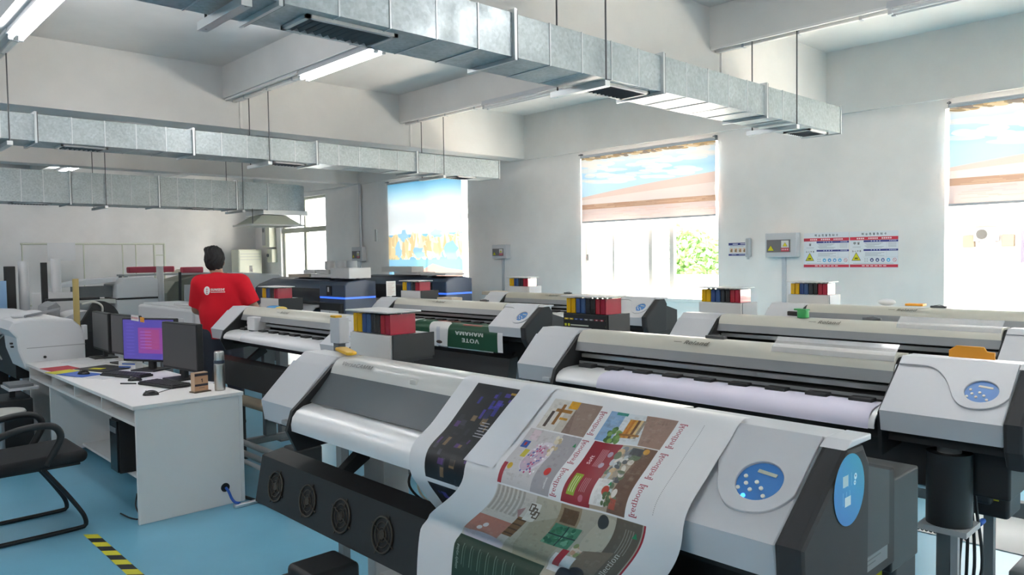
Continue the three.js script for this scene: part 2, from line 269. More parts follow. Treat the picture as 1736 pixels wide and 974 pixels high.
duct('middle galvanised duct with grilles between the near duct and the deep far duct', -5.4, 6.35, -6.92, -7.3, 2.61, 2.82, f2, ribsOf(f2, -5.4, 5.4), [[1.62, 1.97], [3.45, 3.8], [5.75, 6.05]], [-1.02, 1.25, 3.36, 5.48], 3.28);
const f3 = [-4.6, -3.4, -2.2, -1.0, 0.2, 1.4, 2.69, 3.8, 4.92];
const d3 = duct('deep galvanised duct with a rounded end near the back wall', -5.4, 5.4, -11.2, -11.75, 2.43, 2.84, f3, ribsOf(f3, -5.4, 5.0), [[2.05, 2.5], [4.3, 4.62]], [1.0, 3.1, 5.0], 3.28);
{ // rounded elbow and the fabric diffuser below it
  const sh = new THREE.Shape(); sh.moveTo(5.41, 0); sh.lineTo(5.75, 0); sh.absarc(5.75, -0.45, 0.45, Math.PI / 2, 0, true); sh.lineTo(6.2, -0.9); sh.lineTo(5.65, -0.9); sh.lineTo(5.65, -0.55); sh.lineTo(5.41, -0.55); sh.closePath();
  const g = smooth(ext(sh, 0.41, 0, 16), 0.6); g.rotateX(Math.PI / 2); g.scale(1, -1, 1); 
  g.translate(0, 2.43, 0); g.scale(1, 1, 1); const p = g.attributes.position; for (let i = 0; i < p.count; i++) p.setZ(i, -11.2 + p.getZ(i)); g.computeVertexNormals();
  obj('elbow', muv(smooth(g), 1), M.galv, d3);
  obj('outlet_collar', bx(5.35, 6.1, 2.36, 2.43, -11.9, -11.25), M.galvSmooth, d3);
}
{
  const t = thing('air_diffuser', 'pale flared air diffuser hanging under the rounded duct end', 'diffuser', [5.55, 2.2, -11.5]);
  const top = [[-0.25, 0.16], [0.25, 0.16]], P = [[-0.42, 0, -0.32], [0.42, 0, -0.32], [0.42, 0, 0.32], [-0.42, 0, 0.32], [-0.2, 0.15, -0.2], [0.2, 0.15, -0.2], [0.2, 0.15, 0.2], [-0.2, 0.15, 0.2]];
  const g = new THREE.BufferGeometry(); const idx = [0, 1, 5, 0, 5, 4, 1, 2, 6, 1, 6, 5, 2, 3, 7, 2, 7, 6, 3, 0, 4, 3, 4, 7, 4, 5, 6, 4, 6, 7];
  g.setAttribute('position', new THREE.Float32BufferAttribute(idx.flatMap((i) => P[i]), 3)); g.setAttribute('uv', new THREE.Float32BufferAttribute(idx.flatMap(() => [0, 0]), 2)); g.computeVertexNormals();
  obj('hood', g, M.cream, t);
  obj('rim', [bx(-0.44, 0.44, -0.02, 0.005, -0.34, -0.31), bx(-0.44, 0.44, -0.02, 0.005, 0.31, 0.34), bx(-0.44, -0.41, -0.02, 0.005, -0.31, 0.31), bx(0.41, 0.44, -0.02, 0.005, -0.31, 0.31)], M.frame, t);
  obj('hanger_rod', [cyl([-0.4, 0, 0.3], [-0.4, 0.24, 0.3], 0.006), cyl([0.4, 0, 0.3], [0.4, 0.16, 0.3], 0.01)], M.darkSteel, t);
}

// ---------- fluorescent fittings and cable trunking ----------
function fluorescent(x, z0, z1, lit, label) {
  const t = thing('fluorescent_light', label, 'light', [x, 3.28, (z0 + z1) / 2], 0, lit ? 'lit twin-tube lights' : 'unlit twin-tube lights');
  const h = (z1 - z0) / 2;
  obj('housing', prism([[-0.045, 0], [-0.055, -0.045], [0.055, -0.045], [0.045, 0]], -h, h), M.white, t);
  for (const s of [-1, 1]) { obj('tube', cyl([s * 0.032, -0.068, -h + 0.03], [s * 0.032, -0.068, h - 0.03], 0.014), lit ? M.tubeLit : M.tubeOff, t); }
  for (const s of [-1, 1]) for (const q of [-1, 1]) obj('lamp_holder', bx(s * 0.032 - 0.015, s * 0.032 + 0.015, -0.085, -0.04, q * (h - 0.02) - 0.015, q * (h - 0.02) + 0.015, 0.005), M.white, t);
  if (lit) { const l = new THREE.RectAreaLight(C(1, 0.985, 0.98), LAMP * 1.1, 2 * h - 0.06, 0.09); l.position.set(0, -0.088, 0); l.rotation.set(-Math.PI / 2, 0, Math.PI / 2); t.add(l); l.name = 'tube_glow'; }
  if (lit) for (const s of [-1, 1]) { const l = new THREE.RectAreaLight(C(1, 0.985, 0.98), LAMP, 2 * h - 0.06, 0.07); l.position.set(s * 0.06, -0.075, 0); l.lookAt(s * 1.06, -0.12, 0); t.add(l); l.name = 'tube_glow'; }   // a bare batten: half its light to either side
  return t;
}
const LAMP = 8;
fluorescent(1.19, -6.25, -5.05, true, 'lit twin tube light at the top left corner of the view');
fluorescent(3.29, -6.08, -4.88, true, 'lit twin tube light above the middle of the room');
fluorescent(5.37, -6.05, -4.8, false, 'unlit twin tube light beside the near duct outlet grille');
fluorescent(5.33, -1.97, -0.77, false, 'unlit twin tube light at the top right of the view');
fluorescent(3.45, -15.0, -13.85, true, 'lit twin tube light far off above the deep duct');
for (const [x, z] of [[3.29, -1.3], [-1.0, -1.3], [-3.15, -1.3], [-1.0, -5.6], [-3.15, -5.6], [-1.0, 2.6], [1.19, 2.6], [3.29, 2.6], [-1.0, -9.8], [1.15, -9.8]]) fluorescent(x, z - 0.6, z + 0.6, true, 'unseen lit twin tube light outside the view, ' + (z > -3 ? 'above the near printers' : z > -7 ? 'left of the desk' : 'above the far end'));  // first read off the duct highlight, the others added unseen to brighten the room
function trunking(x, z0, z1, zface, label) {
  const t = thing('cable_trunking', label, 'trunking', [x, 0, 0], 0, 'white cable trunking under the ribs');
  obj('trunk', bx(0.03, 0.065, 3.255, 3.28, z0, z1), M.paint, t); obj('trunk', bx(-0.05, -0.03, 3.262, 3.28, z0, z1), M.paint, t);
  obj('drop', bx(0.1, 0.125, 3.0, 3.28, zface, zface + 0.015), M.paint, t);
  for (let k = 0; k < 3; k++) obj('clip', bx(0.025, 0.07, 3.25, 3.281, z0 + (z1 - z0) * (k + 0.5) / 3, z0 + (z1 - z0) * (k + 0.5) / 3 + 0.02), M.white, t);
}
trunking(3.29, -7.6, -6.1, -7.61, 'white cable trunking running to the lit light in mid view');
trunking(5.42, -7.6, -6.07, -7.61, 'white cable trunking running to the unlit light near the middle window');
trunking(5.42, -3.34, -1.99, -3.35, 'white cable trunking running to the unlit light at top right');
trunking(1.19, -7.6, -6.27, -7.61, 'white cable trunking running to the lit light at top left');

// ---------- white wide-format printers ----------
const LSL = Math.hypot(0.23, 0.175), sDir = V(-0.23 / LSL, -0.175 / LSL, 0), nDir = V(-0.175 / LSL, 0.23 / LSL, 0);
const PANEL = new THREE.Matrix4().makeBasis(V(0, 0, -1), sDir, nDir).setPosition(0, 1.25, 2.31);   // u from the right edge, v down the slope, w out
const G = {};   // geometries shared by all printers of this kind
G.body = prism([[0.3, 0.94], [0.3, 1.12], [0.12, 1.17], [0.1, 1.17], [0.06, 1.05], [-0.12, 1.035], [-0.13, 0.95]], 0.02, 2.33);
G.left = prism([[0.13, 0.985], [0.13, 1.235], [0.1, 1.248], [0, 1.25], [-0.055, 1.206], [-0.195, 1.065], [-0.18, 0.985]], 0, 0.28, 0.005);
G.flap = prism([[-0.052, 1.2], [-0.05, 1.216], [-0.202, 1.066], [-0.19, 0.983], [-0.17, 0.983], [-0.18, 1.06]], -0.002, 0.278, 0.003);
G.endPlate = prism([[0.12, 0.92], [0.12, 1.22], [0.02, 1.24], [-0.03, 1.222], [-0.12, 1.14], [-0.215, 1.06], [-0.24, 0.985], [-0.2, 0.9]], 0.281, 0.3);
G.endPlateR = prism([[0.12, 0.92], [0.12, 1.22], [0.02, 1.24], [-0.2, 1.06], [-0.19, 0.9]], 1.905, 1.918);
G.lid = strip([[-0.047, 1.192], [-0.04, 1.212], [-0.022, 1.236], [0, 1.249], [0.06, 1.251], [0.11, 1.246], [0.13, 1.2]], -0.01, 0.303, 1.904);
G.lip = strip([[-0.064, 1.148], [-0.055, 1.172], [-0.047, 1.192]], -0.009, 0.303, 1.904);
G.window = strip([[-0.142, 1.088], [-0.1, 1.13], [-0.06, 1.175], [-0.047, 1.192]], -0.006, 0.303, 1.904);
G.railA = bx(-0.012, 0.012, 1.105, 1.128, 0.3, 1.905, 0.003);
G.railB = bx(-0.03, -0.02, 1.075, 1.088, 0.3, 1.905);
G.apron = strip([[-0.215, 1.0], [-0.215, 1.012], [-0.208, 1.028], [-0.19, 1.044], [-0.16, 1.056], [-0.12, 1.061], [-0.05, 1.062]], 0.006, 0.305, 1.9);
G.apronHigh = strip([[-0.218, 0.985], [-0.22, 1.01], [-0.214, 1.035], [-0.197, 1.056], [-0.17, 1.07], [-0.13, 1.077], [-0.05, 1.078]], 0.006, 0.305, 1.9);
G.right = prism([[0.13, 0.985], [0.13, 1.235], [0.1, 1.248], [0, 1.25], [-0.23, 1.075], [-0.215, 1.0]], 1.92, 2.31, 0.005);
{
  const s = new THREE.Shape(); s.moveTo(0.004, 0.006); s.lineTo(0.386, 0.006); s.lineTo(0.386, 0.05); s.lineTo(0.3, 0.05); s.bezierCurveTo(0.25, 0.052, 0.22, 0.09, 0.19, 0.15); s.bezierCurveTo(0.17, 0.2, 0.15, 0.235, 0.1, 0.235); s.bezierCurveTo(0.05, 0.235, 0.02, 0.21, 0.004, 0.17); s.closePath();
  const hole = new THREE.Path(); hole.absarc(0.09, 0.152, 0.052, 0, Math.PI * 2, true); s.holes.push(hole);
  G.plate = ext(s, 0.008, 0.0015, 24).applyMatrix4(PANEL);
}
const onPanel = (u, v, w) => V(u, v, w).applyMatrix4(PANEL).toArray();
G.disc = cyl(onPanel(0.09, 0.152, 0), onPanel(0.09, 0.152, 0.002), 0.0515, 0.0515, 32);
G.lcd = (() => { const g = new RoundedBoxGeometry(0.046, 0.009, 0.002, 1, 0.001).rotateZ(-0.12); g.translate(0.082, 0.127, 0.003); return g.applyMatrix4(PANEL); })();
G.cap = prism([[0.08, 0.93], [0.085, 1.19], [0.05, 1.236], [-0.03, 1.238], [-0.24, 1.083], [-0.233, 0.99], [-0.195, 0.925]], 2.311, 2.37, 0.012);
G.topTrim = prism([[0.1, 1.236], [0.1, 1.249], [0.0, 1.251], [-0.035, 1.236], [-0.02, 1.236]], 2.309, 2.365, 0.003);
G.leg = bx(0.1, 0.2, 0.13, 0.94, -0.03, 0.03, 0.006);
G.foot = bx(-0.3, 0.54, 0.075, 0.13, -0.035, 0.035, 0.012);
G.caster = mg([cyl([0, 0.035, -0.014], [0, 0.035, 0.014], 0.035), bx(-0.02, 0.02, 0.035, 0.08, -0.022, 0.022, 0.004)]);
G.cross = bx(0.12, 0.18, 0.26, 0.34, 0.34, 2.04, 0.005);
G.elec = bx(0.0, 0.3, 0.76, 0.94, 1.72, 2.28, 0.01);
G.pinch = bx(-0.1, -0.05, 1.06, 1.085, -0.045, 0.045, 0.004);
G.latch = bx(-0.215, -0.19, 0.995, 1.012, 0.2, 0.255, 0.004);
G.button = new THREE.CylinderGeometry(0.0046, 0.0046, 0.003, 12).rotateX(Math.PI / 2);
const BTN = [[0.125, 0.145], [0.117, 0.163], [0.13, 0.178], [0.095, 0.155], [0.102, 0.177], [0.08, 0.168], [0.068, 0.186]];
const discMat = mat(C(0.05, 0.2, 0.52), 0.4), btnMat = mat(C(0.8, 0.78, 0.68), 0.5), lcdMat = mat(C(0.5, 0.52, 0.42), 0.3);
const sideSticker = textMat(256, 256, (g, w, h) => {
  const q = g.createLinearGradient(0, 0, w, h); q.addColorStop(0, '#1f9bb0'); q.addColorStop(0.5, '#1688c4'); q.addColorStop(1, '#0a62b4'); g.fillStyle = q; g.fillRect(0, 0, w, h);
  g.fillStyle = 'rgba(255,255,255,0.85)'; g.beginPath(); g.arc(90, 78, 12, 0, 7); g.arc(112, 84, 9, 0, 7); g.fill(); g.fillStyle = '#17506f'; g.beginPath(); g.arc(88, 78, 4, 0, 7); g.arc(112, 84, 3, 0, 7); g.fill();
  g.fillStyle = 'rgba(255,255,255,0.45)'; for (let k = 0; k < 6; k++) g.fillRect(70 + (k % 2) * 60, 110 + k * 14, 46, 3); g.fillStyle = '#d8e4e6'; g.fillRect(150, 118, 34, 50); g.fillStyle = '#b9cdd0'; g.fillRect(72, 140, 40, 44);
}, { rough: 0.35 });
const logoText = (s, col, font) => decalMat(512, 96, (g, w, h) => { g.clearRect(0, 0, w, h); g.fillStyle = col; g.font = font; g.textBaseline = 'middle'; g.fillText(s, 120, h / 2); g.fillRect(6, h / 2 - 4, 92, 10); });
const rolandMat = logoText('Roland', '#7d7b72', 'italic bold 84px sans-serif');
const versaMat = decalMat(512, 96, (g, w, h) => { g.clearRect(0, 0, w, h); g.fillStyle = '#8a8a88'; g.font = 'bold 66px sans-serif'; g.textBaseline = 'middle'; g.fillText('VersaCAMM', 20, h / 2); });
const headTag = mat(C(0.7, 0.7, 0.7), 0.5);

function printer(X, zL, label, o = {}) {
  const t = thing('wide_format_printer', label, 'printer', [X, 0, zL], 0, 'white wide-format printers');
  const b = obj('body', G.body, M.black, t);
  const lc = obj('left_cover', G.left, M.white, t); obj('flap', G.flap, M.white, lc); if (o.latch !== false) obj('latch', G.latch, o.latchWhite ? M.paper : M.grey, lc);
  obj('end_plate', G.endPlate, M.black, t); obj('end_plate', G.endPlateR, M.black, t);
  const lid = obj('lid', G.lid, o.lid ?? M.beige, t);
  if (o.closed) { obj('front_window', G.window, phys(C(0.12, 0.13, 0.14), 0.12, { clearcoat: 0.6 }), lid); obj('pull_tab', bx(-0.046, -0.03, 1.205, 1.222, 0.84, 0.88, 0.004), M.offwhite, lid); }
  else obj('lid_lip', G.lip, M.lip, lid);
  { const q = obj('lid_lettering', new THREE.PlaneGeometry(o.versa ? 0.29 : 0.24, 0.045), o.versa ? versaMat : rolandMat, lid); // on the sloping front edge of the lid
    const n = V(-0.62, 0.785, 0), u = V(0, 0, 1), v = n.clone().cross(u); q.matrixAutoUpdate = true; q.quaternion.setFromRotationMatrix(new THREE.Matrix4().makeBasis(u, v, n)); q.position.set(-0.0285, 1.2345, o.versa ? 0.5 : 1.02); q.scale.set(1, 0.8, 1); }
  obj('guide_rail', G.railA, M.alu, t); obj('guide_rail', G.railB, M.grey, t);
  for (let k = 0; k < 9; k++) { const p = obj('pinch_roller', G.pinch, M.charcoal, t); p.position.z = 0.4 + k * 0.175; }
  obj('platen_apron', o.closed ? G.apronHigh : G.apron, M.platen, t);
  if (o.head) { obj('print_head', bx(-0.11, 0.03, 1.075, 1.185, o.head, o.head + 0.14, 0.01), headTag, t); }
  const rc = obj('right_cover', G.right, M.white, t); obj('panel_plate', G.plate, M.white, rc);
  const d = obj('control_panel', G.disc, discMat, t); obj('display', G.lcd, lcdMat, d);
  for (const [u, v] of BTN) { const q = obj('button', G.button, btnMat, d); q.position.set(...onPanel(u, v, 0.0035)); q.quaternion.setFromUnitVectors(V(0, 0, 1), nDir); }
  if (o.led) { const q = obj('indicator', G.button, mat(C(0.05, 0.2, 0.9), 0.4, { emissive: C(0.05, 0.35, 1), emissiveIntensity: 1.2 }), d); q.position.set(...onPanel(0.11, 0.195, 0.0035)); q.quaternion.setFromUnitVectors(V(0, 0, 1), nDir); }
  const cap = obj('side_cap', G.cap, o.capMat ?? M.cap, t);
  obj('top_trim', G.topTrim, M.white, cap);
  if (o.sticker) { const s = obj('round_sticker', new THREE.CylinderGeometry(0.075, 0.075, 0.0015, 40).rotateX(Math.PI / 2), [M.cap, sideSticker, M.cap], cap); s.position.set(-0.03, 1.155, 2.3715); s.userData.label = 'blue round sticker with white icons'; }
  for (const z of [0.34, 2.04]) { const l = obj('stand_leg', G.leg, o.legMat ?? M.greyPl, t); l.position.z = z; const f = obj('stand_foot', G.foot, o.legMat ?? M.greyPl, t); f.position.z = z; for (const x of [-0.25, 0.49]) { const c = obj('caster', G.caster, M.rubber, f); c.position.set(x, 0, 0); } }
  obj('cross_bar', G.cross, o.legMat ?? M.greyPl, t); obj('electronics_box', G.elec, M.black, t);
  if (o.dryer) {
    const [a, c] = o.dryer;
    const dr = obj('dryer_unit', prism([[-0.06, 0.82], [-0.155, 0.805], [-0.192, 0.61], [-0.09, 0.585]], a, c, 0.004), M.charcoal, t);
    for (const z of [0.36, 2.0]) if (z > a && z < c) obj('support_arm', prism([[-0.08, 0.74], [-0.06, 0.8], [0.1, 0.92], [0.13, 0.86]], z - 0.02, z + 0.02), M.black, dr);
    for (const z of o.fans ?? []) {
      const fan = obj('cooling_fan', [new THREE.TorusGeometry(0.06, 0.004, 6, 24).rotateY(Math.PI / 2), new THREE.TorusGeometry(0.042, 0.002, 5, 24).rotateY(Math.PI / 2), new THREE.TorusGeometry(0.024, 0.002, 5, 20).rotateY(Math.PI / 2), cyl([-0.002, 0, 0], [0.004, 0, 0], 0.016), ...[0.4, 1.97, 3.54, 5.11].map((q) => cyl([0, 0, 0], [0, 0.075 * Math.cos(q), 0.075 * Math.sin(q)], 0.0025, 0.0025, 6))], M.fanWire, dr);
      fan.position.set(-0.179, 0.705, z); fan.rotation.z = -0.19;
    }
  }
  return t;
}
const p1 = printer(1.61, -3.03, 'nearest wide-format printer with interior photo prints draped over it', { closed: true, versa: true, lid: M.silverLid, dryer: [-0.11, 2.2], fans: [0.06, 0.33, 0.58, 0.85, 1.15], sticker: true, led: true, legMat: M.greyL });
const p2 = printer(3.07, -3.0, 'wide-format printer with pale lavender film right behind the nearest printer', { sticker: true, dryer: [-0.05, 1.7], lid: M.beige, latchWhite: true });
const p3 = printer(4.43, -2.98, 'wide-format printer with a green tape gun on its lid', { lid: M.beige, latch: false });
const p4 = printer(5.66, -2.98, 'wide-format printer nearest the window wall, partly behind the printer with the tape gun', { lid: M.beige, latch: false });
const p5 = printer(4.42, -6.65, 'wide-format printer feeding out the green campaign poster', { dryer: [0.4, 2.1], lid: M.beige, latch: false });
const p6 = printer(5.8, -6.5, 'wide-format printer standing under the middle window', { lid: M.beigeOld, latch: false });
const p7 = printer(2.82, -6.58, 'wide-format printer with blank white film beside the person in red', { dryer: [-0.05, 2.2], head: 0.52, lid: M.beige, latch: false });

// grey film strip taped along the rear of some lids
for (const [X, zL, what] of [[3.07, -3.0, 'printer with lavender film'], [4.43, -2.98, 'printer with the tape gun']]) {
  const o = obj('clear_film_strip', strip([[-0.03, 1.226], [-0.024, 1.246], [0.002, 1.262], [0.03, 1.285]], 0.002, 1.4, 1.9).translate(X, 0, zL), M.acryl); tag(o, 'translucent grey plastic strip on the lid of the ' + what, 'strip');
}

// ---------- ink tank units behind every printer ----------
const inkTop = mat(C(0.62, 0.61, 0.6), 0.5);
const INK = [[0.72, 0.42, 0.0], [0.72, 0.40, 0.0], [0.03, 0.07, 0.20], [0.035, 0.09, 0.22], [0.02, 0.022, 0.028], [0.022, 0.02, 0.02], [0.36, 0.015, 0.03], [0.38, 0.012, 0.035]].map((c) => phys(C(...c), 0.22, { clearcoat: 0.4 }));
const tankG = bx(0, 0.14, 1.302, 1.392, 0.002, 0.036, 0.005), tankCap = cyl([0.07, 1.392, 0.019], [0.07, 1.4, 0.019], 0.011);
const boxLabelMat = textMat(512, 256, (g, w, h) => {
  g.fillStyle = '#17181a'; g.fillRect(0, 0, w, h); const cols = ['#d8b400', '#c9a600', '#2a3f78', '#2a3f78', '#777', '#777', '#8a1c2c', '#8a1c2c'];
  cols.forEach((c, i) => { g.fillStyle = c; g.fillRect(14 + i * 61, 60, 48, 26); }); g.fillStyle = '#e8e8e8'; g.font = 'bold 22px sans-serif'; ['Y', 'Y', 'C', 'C', 'K', 'K', 'M', 'M'].forEach((s, i) => g.fillText(s, 30 + i * 61, 82));
  g.fillStyle = '#cfd02a'; g.fillRect(14, 150, 26, 40); g.fillRect(54, 150, 26, 40); g.fillStyle = '#b9bba8'; g.fillRect(90, 160, 220, 22);
});
function inkUnit(X, z, label, style) {
  const t = thing('ink_tank_unit', label, 'ink tanks', [X, 0, z], 0, 'ink tank units behind the printers');
  const bm = style === 'black' ? M.charcoal : M.cartonW;
  const box = obj('base_box', bx(-0.01, style === 'wide' ? 0.22 : 0.19, 1.192, 1.3, -0.015, 0.325, 0.004), bm, t);
  if (style === 'black') { const f = obj('colour_key_panel', bx(-0.0125, -0.0105, 1.2, 1.296, -0.01, 0.32), boxLabelMat, box); f.userData.label = 'black panel with coloured ink keys'; }
  obj('side_panel', bx(0.0, style === 'wide' ? 0.235 : 0.2, 1.19, 1.302, 0.3255, 0.332, 0.002), style === 'grey' ? M.grey : M.charcoal, box);
  for (let k = 0; k < 8; k++) { const q = obj('ink_tank', tankG, INK[k], t); q.position.z = k * 0.0385; const c = obj('tank_cap', tankCap, M.white, q); }
  obj('end_panel', bx(0.0, 0.14, 1.302, 1.394, 0.309, 0.314), INK[7], t);
  obj('shelf', bx(-0.02, 0.22, 1.178, 1.191, -0.02, 0.335), M.charcoal, t); obj('support_post', bx(0.06, 0.14, 0.02, 1.178, 0.12, 0.2), M.greyPl, t); obj('base_plate', bx(0.0, 0.2, 0, 0.02, 0.03, 0.29, 0.004), M.greyPl, t);
  obj('cover_plate', bx(-0.03, 0.16, 1.401, 1.409, -0.02, 0.335, 0.003), inkTop, t);
  return t;
}
inkUnit(1.95, -3.18, 'ink tank unit on a white box behind the nearest printer', 'wide');
inkUnit(3.42, -3.14, 'ink tank unit on a black box with coloured key panel', 'black');
inkUnit(4.78, -3.06, 'ink tank unit on a white box behind the printer with the tape gun', 'grey');
inkUnit(6.02, -3.0, 'ink tank unit below the left hazard poster by the window wall', 'grey');
inkUnit(4.78, -6.78, 'ink tank unit behind the printer with the green poster', 'wide');
inkUnit(6.12, -6.52, 'ink tank unit against the window wall under the middle switch box', 'grey');
inkUnit(3.16, -6.72, 'ink tank unit just right of the person in red', 'wide');

// ---------- prints ----------
function sheetGeo(path, zl, zw, shift, nx = 24, ny = 90, path2, mix) {
  const seg = [0]; for (let i = 1; i < path.length; i++) seg.push(seg[i - 1] + Math.hypot(path[i][0] - path[i - 1][0], path[i][1] - path[i - 1][1]));
  const curve = new THREE.CatmullRomCurve3(path.map(([x, y]) => V(x, y, 0)), false, 'centripetal'); curve.arcLengthDivisions = 800;
  const c2 = path2 && new THREE.CatmullRomCurve3(path2.map(([x, y]) => V(x, y, 0)), false, 'centripetal'); if (c2) c2.arcLengthDivisions = 800;
  const pos = [], uv = [], idx = [];
  for (let j = 0; j <= ny; j++) { const t = j / ny, p = curve.getPointAt(t), p2 = c2 ? c2.getPointAt(t) : p; for (let i = 0; i <= nx; i++) { const s = i / nx; const k = mix ? mix(s) : 0; pos.push(p.x + (p2.x - p.x) * k, p.y + (p2.y - p.y) * k, zl + shift(t, s) + zw * s); uv.push(s, 1 - t); } }
  for (let j = 0; j < ny; j++) for (let i = 0; i < nx; i++) { const a = j * (nx + 1) + i; idx.push(a, a + nx + 1, a + 1, a + 1, a + nx + 1, a + nx + 2); }
  const g = new THREE.BufferGeometry(); g.setAttribute('position', new THREE.Float32BufferAttribute(pos, 3)); g.setAttribute('uv', new THREE.Float32BufferAttribute(uv, 2)); g.setIndex(idx); g.computeVertexNormals();
  return g;
}
const smoothstep = (a, b, t) => { const k = Math.min(1, Math.max(0, (t - a) / (b - a))); return k * k * (3 - 2 * k); };
const printMat = (w, h, draw, rough = 0.42) => mat(C(0.78, 0.78, 0.79), rough, { map: canvasTex(w, h, draw), side: THREE.DoubleSide });
{ // the big sheet of interior pictures
  const m = printMat(1024, 1600, (g, w, h) => {
    const X = (s) => s * w, Y = (t) => t * h, R = (s0, s1, t0, t1, c) => { g.fillStyle = c; g.fillRect(X(s0), Y(t0), X(s1 - s0), Y(t1 - t0)); };
    const el = (s, t, rs, rt, c, a = 0) => { g.fillStyle = c; g.beginPath(); g.ellipse(X(s), Y(t), X(rs), Y(rt), a, 0, 7); g.fill(); };
    const poly = (c, ...p) => { g.fillStyle = c; g.beginPath(); p.forEach(([s, t], i) => (i ? g.lineTo(X(s), Y(t)) : g.moveTo(X(s), Y(t)))); g.fill(); };
    const up = (txt, s, t, font, c) => { g.save(); g.translate(X(s), Y(t)); g.rotate(-Math.PI / 2); g.fillStyle = c; g.font = font; g.textAlign = 'center'; g.textBaseline = 'middle'; g.fillText(txt, 0, 0); g.restore(); };
    const s0 = seed; seed = 515;
    R(0, 1, 0, 1, '#f3f3f4');
    // column one: shelf picture above, bedroom picture below (pictures lie on their side)
    R(0.21, 0.45, 0.062, 0.158, '#cfc7bb'); R(0.21, 0.3, 0.062, 0.158, '#e4dfd6'); R(0.34, 0.45, 0.062, 0.158, '#8d7468'); poly('#9d8577', [0.33, 0.062], [0.45, 0.062], [0.45, 0.158], [0.38, 0.158]); R(0.25, 0.33, 0.09, 0.1, '#b07a35'); R(0.27, 0.285, 0.075, 0.14, '#a0692c'); R(0.29, 0.33, 0.115, 0.122, '#d89a2c'); R(0.235, 0.25, 0.1, 0.15, '#5a4b44'); R(0.3, 0.345, 0.062, 0.085, '#e9a81f');
    R(0.19, 0.45, 0.162, 0.328, '#d6d2d2'); R(0.36, 0.45, 0.162, 0.328, '#aeaaae'); el(0.31, 0.24, 0.05, 0.05, '#e9e3ea', 0.3); el(0.305, 0.245, 0.04, 0.042, '#cdb6c9', 0.3); for (let k = 0; k < 60; k++) el(0.27 + 0.08 * rnd(), 0.2 + 0.09 * rnd(), 0.004, 0.003, ['#c64b7c', '#6b6fb0', '#e7b8cf', '#fff'][k % 4]);
    R(0.2, 0.235, 0.2, 0.222, '#3b62b5'); R(0.212, 0.222, 0.205, 0.215, '#d33'); R(0.235, 0.26, 0.225, 0.25, '#d6c63a'); el(0.225, 0.282, 0.012, 0.009, '#e0b62c'); R(0.19, 0.21, 0.275, 0.328, '#b4273a'); R(0.215, 0.255, 0.165, 0.195, '#e7d3da'); for (let k = 0; k < 14; k++) el(0.34 + 0.03 * rnd(), 0.17 + 0.06 * rnd(), 0.008, 0.006, ['#e8dcc0', '#cdb88f', '#f4ead8'][k % 3]);
    el(0.405, 0.272, 0.014, 0.011, '#e2352f'); poly('#2f8f56', [0.43, 0.19], [0.445, 0.19], [0.437, 0.178]); up('redbook', 0.42, 0.3, '600 11px sans-serif', '#e9e9e9');
    // redbook columns
    for (const [s, ts] of [[0.468, [0.112, 0.2, 0.288]], [0.815, [0.112, 0.2, 0.287]]]) for (const t of ts) { up('redbook', s, t, '27px serif', '#a8293f'); up('[', s, t + 0.034, '34px sans-serif', '#a8293f'); up(']', s, t - 0.034, '34px sans-serif', '#a8293f'); }
    // throws on a ladder
    R(0.5, 0.79, 0.07, 0.157, '#dfe6ea'); R(0.5, 0.57, 0.07, 0.157, '#8fb3d9'); R(0.7, 0.79, 0.07, 0.157, '#8a6f62'); poly('#a98a7b', [0.66, 0.07], [0.79, 0.07], [0.79, 0.157], [0.7, 0.157]); for (let k = 0; k < 26; k++) el(0.535 + 0.07 * rnd(), 0.115 + 0.04 * rnd(), 0.01, 0.007, ['#6f9b52', '#88b25e', '#4f7a3c'][k % 3], rnd() * 3); for (let k = 0; k < 6; k++) R(0.6 + k * 0.012, 0.612 + k * 0.012, 0.085, 0.14, ['#e2932a', '#cf7b1c', '#f0ad45', '#7a4a1e', '#e8c68c', '#9c8f80'][k]); R(0.59, 0.68, 0.128, 0.134, '#a56a24'); R(0.53, 0.58, 0.07, 0.078, '#3f9f8f');
    // red panel
    R(0.508, 0.64, 0.16, 0.328, '#9e1f30'); up('Soft', 0.54, 0.212, 'bold 22px sans-serif', '#f4dfe0'); for (let k = 0; k < 5; k++) R(0.562 + k * 0.007, 0.566 + k * 0.007, 0.178, 0.228, '#c9878e'); el(0.6, 0.222, 0.012, 0.008, '#b7a6bb'); el(0.61, 0.19, 0.012, 0.008, '#b7a6bb'); R(0.525, 0.56, 0.255, 0.31, '#94b428'); for (let k = 0; k < 3; k++) R(0.531 + k * 0.009, 0.534 + k * 0.009, 0.262, 0.303, '#e4ecc0'); for (let k = 0; k < 4; k++) R(0.575 + k * 0.008, 0.578 + k * 0.008, 0.262, 0.298, '#c58d92'); el(0.592, 0.312, 0.011, 0.008, '#c46a7c');
